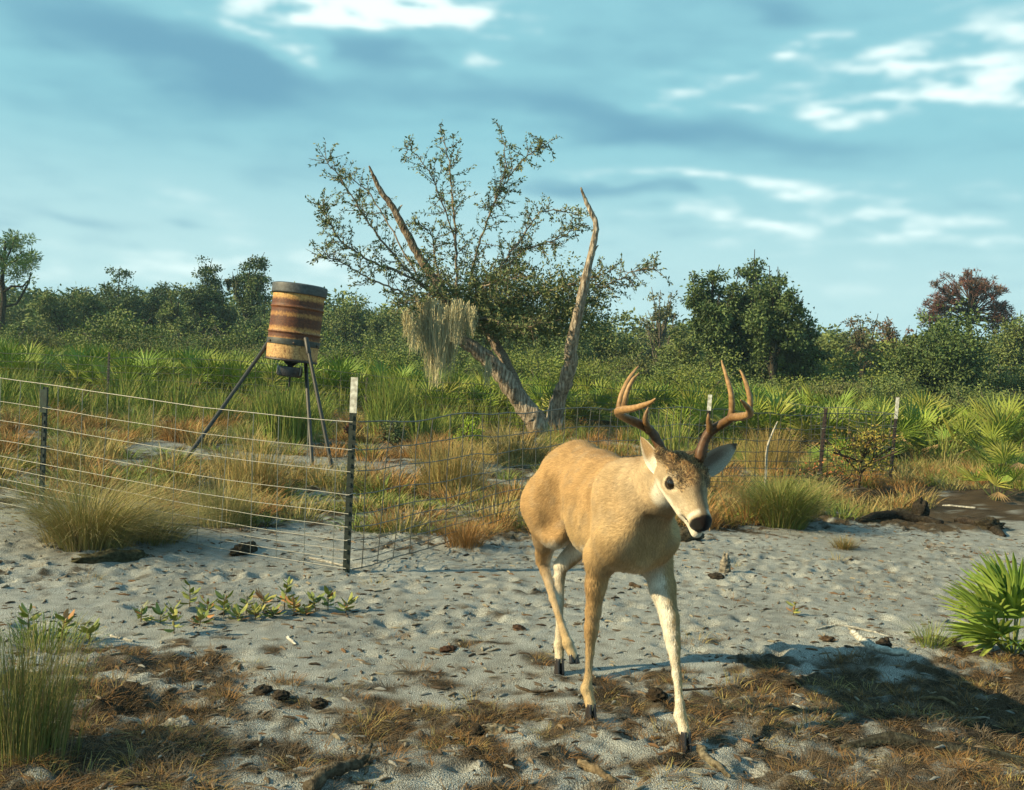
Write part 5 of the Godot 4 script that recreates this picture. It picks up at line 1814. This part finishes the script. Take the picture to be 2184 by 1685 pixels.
# ------------------------------------------------------------------ sticks, stumps, clods
func stick(px: Array, rad: Array, col: Color, col2: Color, label: String, called := "stick", lift := 0.0) -> void:
	var r := rng_of(int(px[0][0] * 7 + px[0][1]))
	var base := ground_at(px[0][0], px[0][1])
	var pts := []
	for q in px:
		var g := ground_at(q[0], q[1])
		pts.append(g + Vector3(0, ground_fine(g.x, g.z) + rad[0] * 0.55 + lift, 0) - base)
	var s := smooth_path(pts, rad, 4)
	for i in s[0].size():
		s[0][i] += rdir(r) * rad[0] * 0.28
	var mb := MB.new()
	mb.tube(s[0], s[1], 9, col, 0.26, r, col2)
	var o := obj(called, mb.mesh(true), m_clod)
	o.position = base
	tag(o, label, "stick" if called == "stick" else "log", "")

func clod(px: float, py: float, size: Vector3, col: Color, label: String, seed_: int, called := "clod", category := "clod") -> void:
	var p := ground_at(px, py)
	p.y += ground_fine(p.x, p.z)
	var n := noise(seed_, 1.1, 4)
	var mb := MB.new()
	var rows := 14
	var cols := 22
	for i in rows + 1:
		var la := PI * i / rows
		for j in cols:
			var lo := TAU * j / cols
			var dv := Vector3(sin(la) * cos(lo), cos(la), sin(la) * sin(lo))
			var k := 1.0 + 0.55 * n.get_noise_3dv(dv * 1.6) + 0.25 * n.get_noise_3dv(dv * 5.0 + Vector3(3, 1, 2))
			var g := 1.0 + 0.5 * n.get_noise_3dv(dv * 4.0)
			mb.vert(dv * size * k + Vector3(0, size.y * 0.35, 0), Color(col.r * g, col.g * g, col.b * g))
	for i in rows:
		for j in cols:
			var j2 := (j + 1) % cols
			mb.quad(i * cols + j, (i + 1) * cols + j, (i + 1) * cols + j2, i * cols + j2)
	for t in range(0, mb.ix.size(), 3):
		var q := mb.ix[t + 1]
		mb.ix[t + 1] = mb.ix[t + 2]
		mb.ix[t + 2] = q
	var o := obj(called, mb.mesh(true), m_clod)
	o.position = p
	o.rotation.y = seed_ * 0.7
	tag(o, label, category, "")

func make_debris() -> void:
	var grey := Color(0.42, 0.40, 0.35)
	var pale := Color(0.62, 0.60, 0.53)
	var brown := Color(0.16, 0.115, 0.075)
	var dark := Color(0.035, 0.030, 0.024)
	stick([[1817, 1370], [1850, 1392], [1890, 1412], [1935, 1422]], [.013, .016, .017, .014], pale, Color(0.74, 0.72, 0.64), "bleached bent stick left of the near palmetto", "stick", 0.034)
	stick([[655, 1690], [700, 1668], [745, 1652], [775, 1632], [792, 1605]], [.020, .020, .018, .013, .006], Color(0.09, 0.075, 0.055), Color(0.17, 0.14, 0.10), "curved dark branch at the bottom edge of the picture", "stick", 0.01)
	stick([[1232, 1628], [1265, 1640], [1310, 1665]], [.010, .017, .010], Color(0.19, 0.14, 0.085), Color(0.30, 0.23, 0.14), "thick tan wood piece at the bottom below the buck")
	stick([[1490, 1602], [1520, 1625], [1560, 1648]], [.017, .013, .005], Color(0.17, 0.14, 0.09), Color(0.28, 0.24, 0.17), "wedge of split wood right of the buck's front hoof")
	stick([[1690, 1502], [1722, 1509]], [.007, .006], pale, Color(0.75, 0.72, 0.62), "short white twig right of the buck's front leg")
	stick([[613, 1362], [632, 1377]], [.007, .005], pale, Color(0.78, 0.75, 0.68), "short white stick below the seedling row")
	stick([[235, 1352], [285, 1368]], [.006, .005], grey, pale, "thin pale twig right of the lower left grass")
	stick([[1740, 1343], [1790, 1338], [1850, 1346], [1900, 1358]], [.005, .006, .006, .004], grey, pale, "thin grey twig behind the bleached bent stick")
	stick([[1430, 1475], [1520, 1468], [1600, 1462]], [.006, .006, .004], dark, brown, "thin dark twig behind the buck's forward leg")
	stick([[1345, 1250], [1366, 1256]], [.012, .009], dark, brown, "stubby dark stick between the buck's front legs")
	stick([[1110, 1470], [1140, 1480], [1180, 1479]], [.006, .005, .004], brown, dark, "thin brown twig left of the buck's front hoof")
	stick([[1960, 1490], [2010, 1498], [2050, 1510]], [.008, .007, .005], Color(0.33, 0.25, 0.13), brown, "tan twig in the shade at the lower right")
	stick([[1780, 1058], [1820, 1063], [1862, 1072]], [.008, .009, .006], pale, grey, "pale thin root lying before the yellow leaved shrub")
	stick([[2010, 1080], [2080, 1085]], [.012, .010], grey, pale, "straight grey stick on the far right litter")
	stick([[660, 1190], [700, 1200], [735, 1208]], [.008, .008, .006], pale, grey, "pale stick at the foot of the fence left of the post")
	stick([[1630, 1570], [1560, 1592], [1500, 1600]], [.004, .004, .003], grey, brown, "thin bowed grey twig before the buck's hoof")
	stick([[2000, 1540], [2055, 1530], [2110, 1534]], [.005, .006, .004], brown, grey, "thin twig above the dark fibrous log")
	# logs of dead palmetto
	stick([[1835, 1112], [1900, 1108], [1965, 1112], [2010, 1118]], [.03, .045, .04, .025], dark, Color(0.06, 0.05, 0.038), "dark charred palmetto log right of the fountain shaped grass", "fallen_log")
	stick([[2040, 1110], [2090, 1122], [2140, 1142]], [.03, .045, .03], dark, Color(0.075, 0.06, 0.045), "dark slanting palmetto log at the far right", "fallen_log")
	stick([[1790, 1070], [1850, 1062], [1905, 1055]], [.03, .045, .035], dark, Color(0.06, 0.05, 0.035), "dark log under the end fence panel", "fallen_log")
	stick([[1790, 1592], [1900, 1588], [2020, 1600], [2200, 1622]], [.012, .026, .03, .03], dark, Color(0.10, 0.10, 0.075), "thin dark palmetto trunk lying along the lower right edge", "fallen_log")
	clod(1962, 1108, Vector3(.075, .14, .07), Color(0.05, 0.042, 0.033), "knobby dark stump standing on the right litter edge", 801, "stump", "stump")
	clod(1545, 1222, Vector3(.035, .085, .03), Color(0.30, 0.27, 0.22), "small pale stump on the sand right of the buck's head", 802, "stump", "stump")
	clod(1528, 1240, Vector3(.045, .024, .03), Color(0.06, 0.05, 0.04), "dark clod beside the small pale stump", 803)
	clod(1465, 1150, Vector3(.12, .07, .09), Color(0.10, 0.085, 0.06), "dark mound just below the buck's chin", 804)
	clod(1885, 1392, Vector3(.032, .030, .03), Color(0.05, 0.042, 0.034), "round dark clod beside the bleached bent stick", 805)
	clod(1400, 1490, Vector3(.05, .022, .036), Color(0.055, 0.042, 0.03), "dark burnt tussock between the buck's front legs", 806)
	clod(1765, 1368, Vector3(.034, .014, .026), Color(0.11, 0.075, 0.05), "flat brown clod left of the bleached bent stick", 807)
	clod(385, 1540, Vector3(.06, .03, .05), Color(0.36, 0.36, 0.33), "pale grey lump near the lower left grass", 808)
	clod(560, 1480, Vector3(.036, .018, .032), Color(0.06, 0.05, 0.04), "dark tussock stub at left of the near litter", 809)
	clod(600, 1490, Vector3(.032, .016, .028), Color(0.055, 0.045, 0.035), "dark tussock stub just right of its twin at left", 810)
	clod(680, 1500, Vector3(.034, .017, .028), Color(0.06, 0.05, 0.04), "dark tussock stub left of the litter's middle", 811)
	clod(1060, 1560, Vector3(.06, .03, .045), Color(0.26, 0.23, 0.17), "tan crumbly lump left of the buck's front hoof", 812)
	clod(1020, 1562, Vector3(.035, .025, .03), Color(0.05, 0.04, 0.03), "dark lump beside the tan crumbly lump", 813)
	clod(955, 1385, Vector3(.05, .010, .03), Color(0.10, 0.055, 0.035), "flat red brown scrap on the middle sand", 814)
	clod(1105, 1345, Vector3(.035, .016, .03), Color(0.08, 0.05, 0.035), "small dark scrap left of the buck's hind hooves", 815)
	clod(865, 972, Vector3(.10, .08, .08), Color(0.40, 0.37, 0.33), "grey weathered lump under the round pale leaved shrub", 816)
	clod(1690, 1460, Vector3(.04, .02, .035), Color(0.07, 0.055, 0.04), "small dark clod in the sand right of the forward leg", 817)
	clod(230, 1195, Vector3(.20, .04, .07), Color(0.09, 0.085, 0.05), "dark tangled mat at the foot of the big left grass", 818)
	clod(520, 1175, Vector3(.16, .035, .06), Color(0.06, 0.05, 0.035), "dark root mat under the left fence", 819)
	clod(1980, 965, Vector3(.28, .05, .12), Color(0.60, 0.60, 0.55), "white sandy hump at the far right beyond the litter", 820)
	clod(1840, 1075, Vector3(.16, .10, .12), Color(0.055, 0.045, 0.033), "dark root clump under the yellow leaved shrub", 821)
	clod(2110, 1130, Vector3(.12, .07, .10), Color(0.06, 0.05, 0.035), "dark root clump at the right edge litter", 822)
	# small scraps of bark and charred bits everywhere on the sand
	var r := rng_of(830)
	for k in 3:
		var mb := MB.new()
		for j in 1:
			mb.tube([Vector3(-.5, 0, 0), Vector3(-.1, .04, .03), Vector3(.25, .02, -.03), Vector3(.5, 0, 0)], [.06, .13, .12, .04], 5, Color.WHITE, 0.3, rng_of(831 + k))
		var xf := []
		var cs := []
		for j in 7500:
			var z := -2.6 - 6.5 * r.randf()
			var x := r.randf_range(-0.6, 0.6) * -z
			var s := 0.007 + 0.048 * pow(r.randf(), 4.0)
			xf.append(Transform3D(Basis(Vector3.UP, r.randf() * TAU).scaled(Vector3(s, s * r.randf_range(0.5, 1.1), s)), Vector3(x, ground_height(x, z) + ground_fine(x, z) + s * 0.03, z)))
			cs.append([Color(0.06, 0.045, 0.032), Color(0.15, 0.09, 0.05), Color(0.27, 0.24, 0.18), Color(0.09, 0.065, 0.045), Color(0.24, 0.24, 0.225), Color(0.20, 0.15, 0.10), Color(0.11, 0.09, 0.065)][r.randi() % 7])
		tag(scatter("bark_scraps", mb.mesh(true), m_plain, xf, cs), "scraps of bark and twigs strewn over the sand", "debris", "scraps on the sand")

# ------------------------------------------------------------------ scene
func _ready() -> void:
	# camera
	var cam := Camera3D.new()
	cam.name = "camera"
	var b := Basis(Vector3.RIGHT, -atan((842.5 - 775.0) / FOCAL)) * Basis(Vector3.BACK, deg_to_rad(3.0))
	CAM = Transform3D(b, Vector3(0, 1.22, 0))
	cam.transform = CAM
	cam.fov = rad_to_deg(2.0 * atan(842.5 / FOCAL))
	cam.near = 0.05
	cam.far = 2000.0
	add_child(cam)
	cam.current = true
	# sky, air and exposure
	var env := Environment.new()
	env.background_mode = Environment.BG_SKY
	var sky := Sky.new()
	var pano := PanoramaSkyMaterial.new()
	pano.panorama = ImageTexture.create_from_image(sky_image())
	sky.sky_material = pano
	env.sky = sky
	env.background_energy_multiplier = 0.66
	env.tonemap_mode = Environment.TONE_MAPPER_LINEAR
	env.tonemap_exposure = 1.85
	env.sdfgi_enabled = true
	env.ssao_enabled = true
	env.ssil_enabled = true
	env.fog_enabled = true
	env.fog_density = 0.0006
	env.fog_light_color = Color(0.72, 0.86, 0.93)
	var we := WorldEnvironment.new()
	we.name = "world_environment"
	we.environment = env
	add_child(we)
	# low morning sun from the left, a little behind the camera
	var sun := DirectionalLight3D.new()
	sun.name = "sun"
	add_child(sun)
	var el := deg_to_rad(29.0)
	var az := deg_to_rad(16.0)
	sun.look_at_from_position(Vector3(-cos(el) * cos(az), sin(el), cos(el) * sin(az)) * 50.0, Vector3.ZERO)
	sun.light_color = Color(1.0, 0.91, 0.71)
	sun.light_energy = 1.6
	sun.light_angular_distance = 0.5
	sun.shadow_enabled = true
	# terrain noises
	n_low = noise(1, 0.16, 2)
	n_mid = noise(2, 2.2, 4)
	n_fine = noise(3, 12.0, 2)
	n_cell = noise(4, 3.0, 1, FastNoiseLite.TYPE_CELLULAR)
	n_cell.cellular_return_type = FastNoiseLite.RETURN_DISTANCE
	n_lit = noise(5, 0.8, 3)
	n_lit2 = noise(6, 4.0, 3)
	make_tracks()
	make_materials()
	make_ground()
	make_trees()
	make_palmettos()
	make_oak()
	# fences
	var A := ground_at(737, 1222)
	var LP := stand(97, 6.95)
	var L2 := stand(-700, 9.2)
	var B1 := stand(1513, 10.8)
	var C1 := stand(1911, 13.1)
	make_fence("wire fence running left from the white topped post", [A, LP, L2], .0022, .19, 861, -0.12, 0.24)
	make_fence("bent wire fence from white topped post to the post behind the buck", [A + Vector3(.03, 0, -.02), A.lerp(B1, .35) + Vector3(-.1, 0, -.15), B1], .0030, .19, 862, 0.30, 0.11)
	make_fence("wire fence panel between the two far white tipped posts", [B1, C1], .0034, .19, 863, 0.3, 0.075)
	make_fence("far wire fence at the back of the pen before the palmettos", [C1 + Vector3(.05, 0, -.1), Vector3(4.6, 0, -19.0), Vector3(-10.5, 0, -19.6)], .0034, .30, 864, 0.3, 0.09)
	make_post(A + Vector3(0, 0, -.03), 1.10, .20, Vector3(-.005, 0, 0), "dark green steel post with white top standing left of the buck")
	make_post(LP + Vector3(0, 0, -.03), .83, .0, Vector3(.0, 0, 0), "dark steel post with flat top at the left fence", Color(0.015, 0.030, 0.024), true, 0.65)
	make_post(B1, 1.0, .16, Vector3(.02, 0, 0), "white tipped post seen between the buck's antlers", Color(0.05, 0.035, 0.028))
	make_post(C1, 1.06, .26, Vector3(.03, 0, 0), "white tipped post at the right end of the fence", Color(0.05, 0.035, 0.028))
	make_post(B1.lerp(C1, .58) + Vector3(0, 0, -.04), .92, .0, Vector3(.03, 0, 0), "rusty bare post midway along the end fence panel", Color(0.06, 0.038, 0.028))
	make_post(stand(234, 18.8) , .98, .0, Vector3(.0, 0, 0), "dark post of the far fence left of the feeder", Color(0.03, 0.03, 0.028))
	make_post(stand(785, 19.1), .80, .0, Vector3(.0, 0, 0), "short dark post of the far fence right of the feeder", Color(0.05, 0.04, 0.03))
	stick_post()
	make_feeder()
	make_shrubs()
	make_grass()
	make_near_palmetto()
	make_seedlings()
	make_debris()
	make_deer()

func stick_post() -> void:
	var p := stand(1646, 11.4)
	var mb := MB.new()
	var r := rng_of(870)
	var pts := [Vector3(0, -.05, 0), Vector3(.0, .25, .0), Vector3(-.01, .48, .02), Vector3(.03, .62, .0), Vector3(.09, .78, .0)]
	var s := smooth_path(pts, [.013, .013, .012, .010, .006], 4)
	mb.tube(s[0], s[1], 7, Color(0.40, 0.37, 0.31), .12, r, Color(0.55, 0.52, 0.45))
	var o := obj("wooden_stake", mb.mesh(true), m_plain)
	o.position = p
	tag(o, "crooked bleached wooden stake in the fence right of the antlers", "stake")
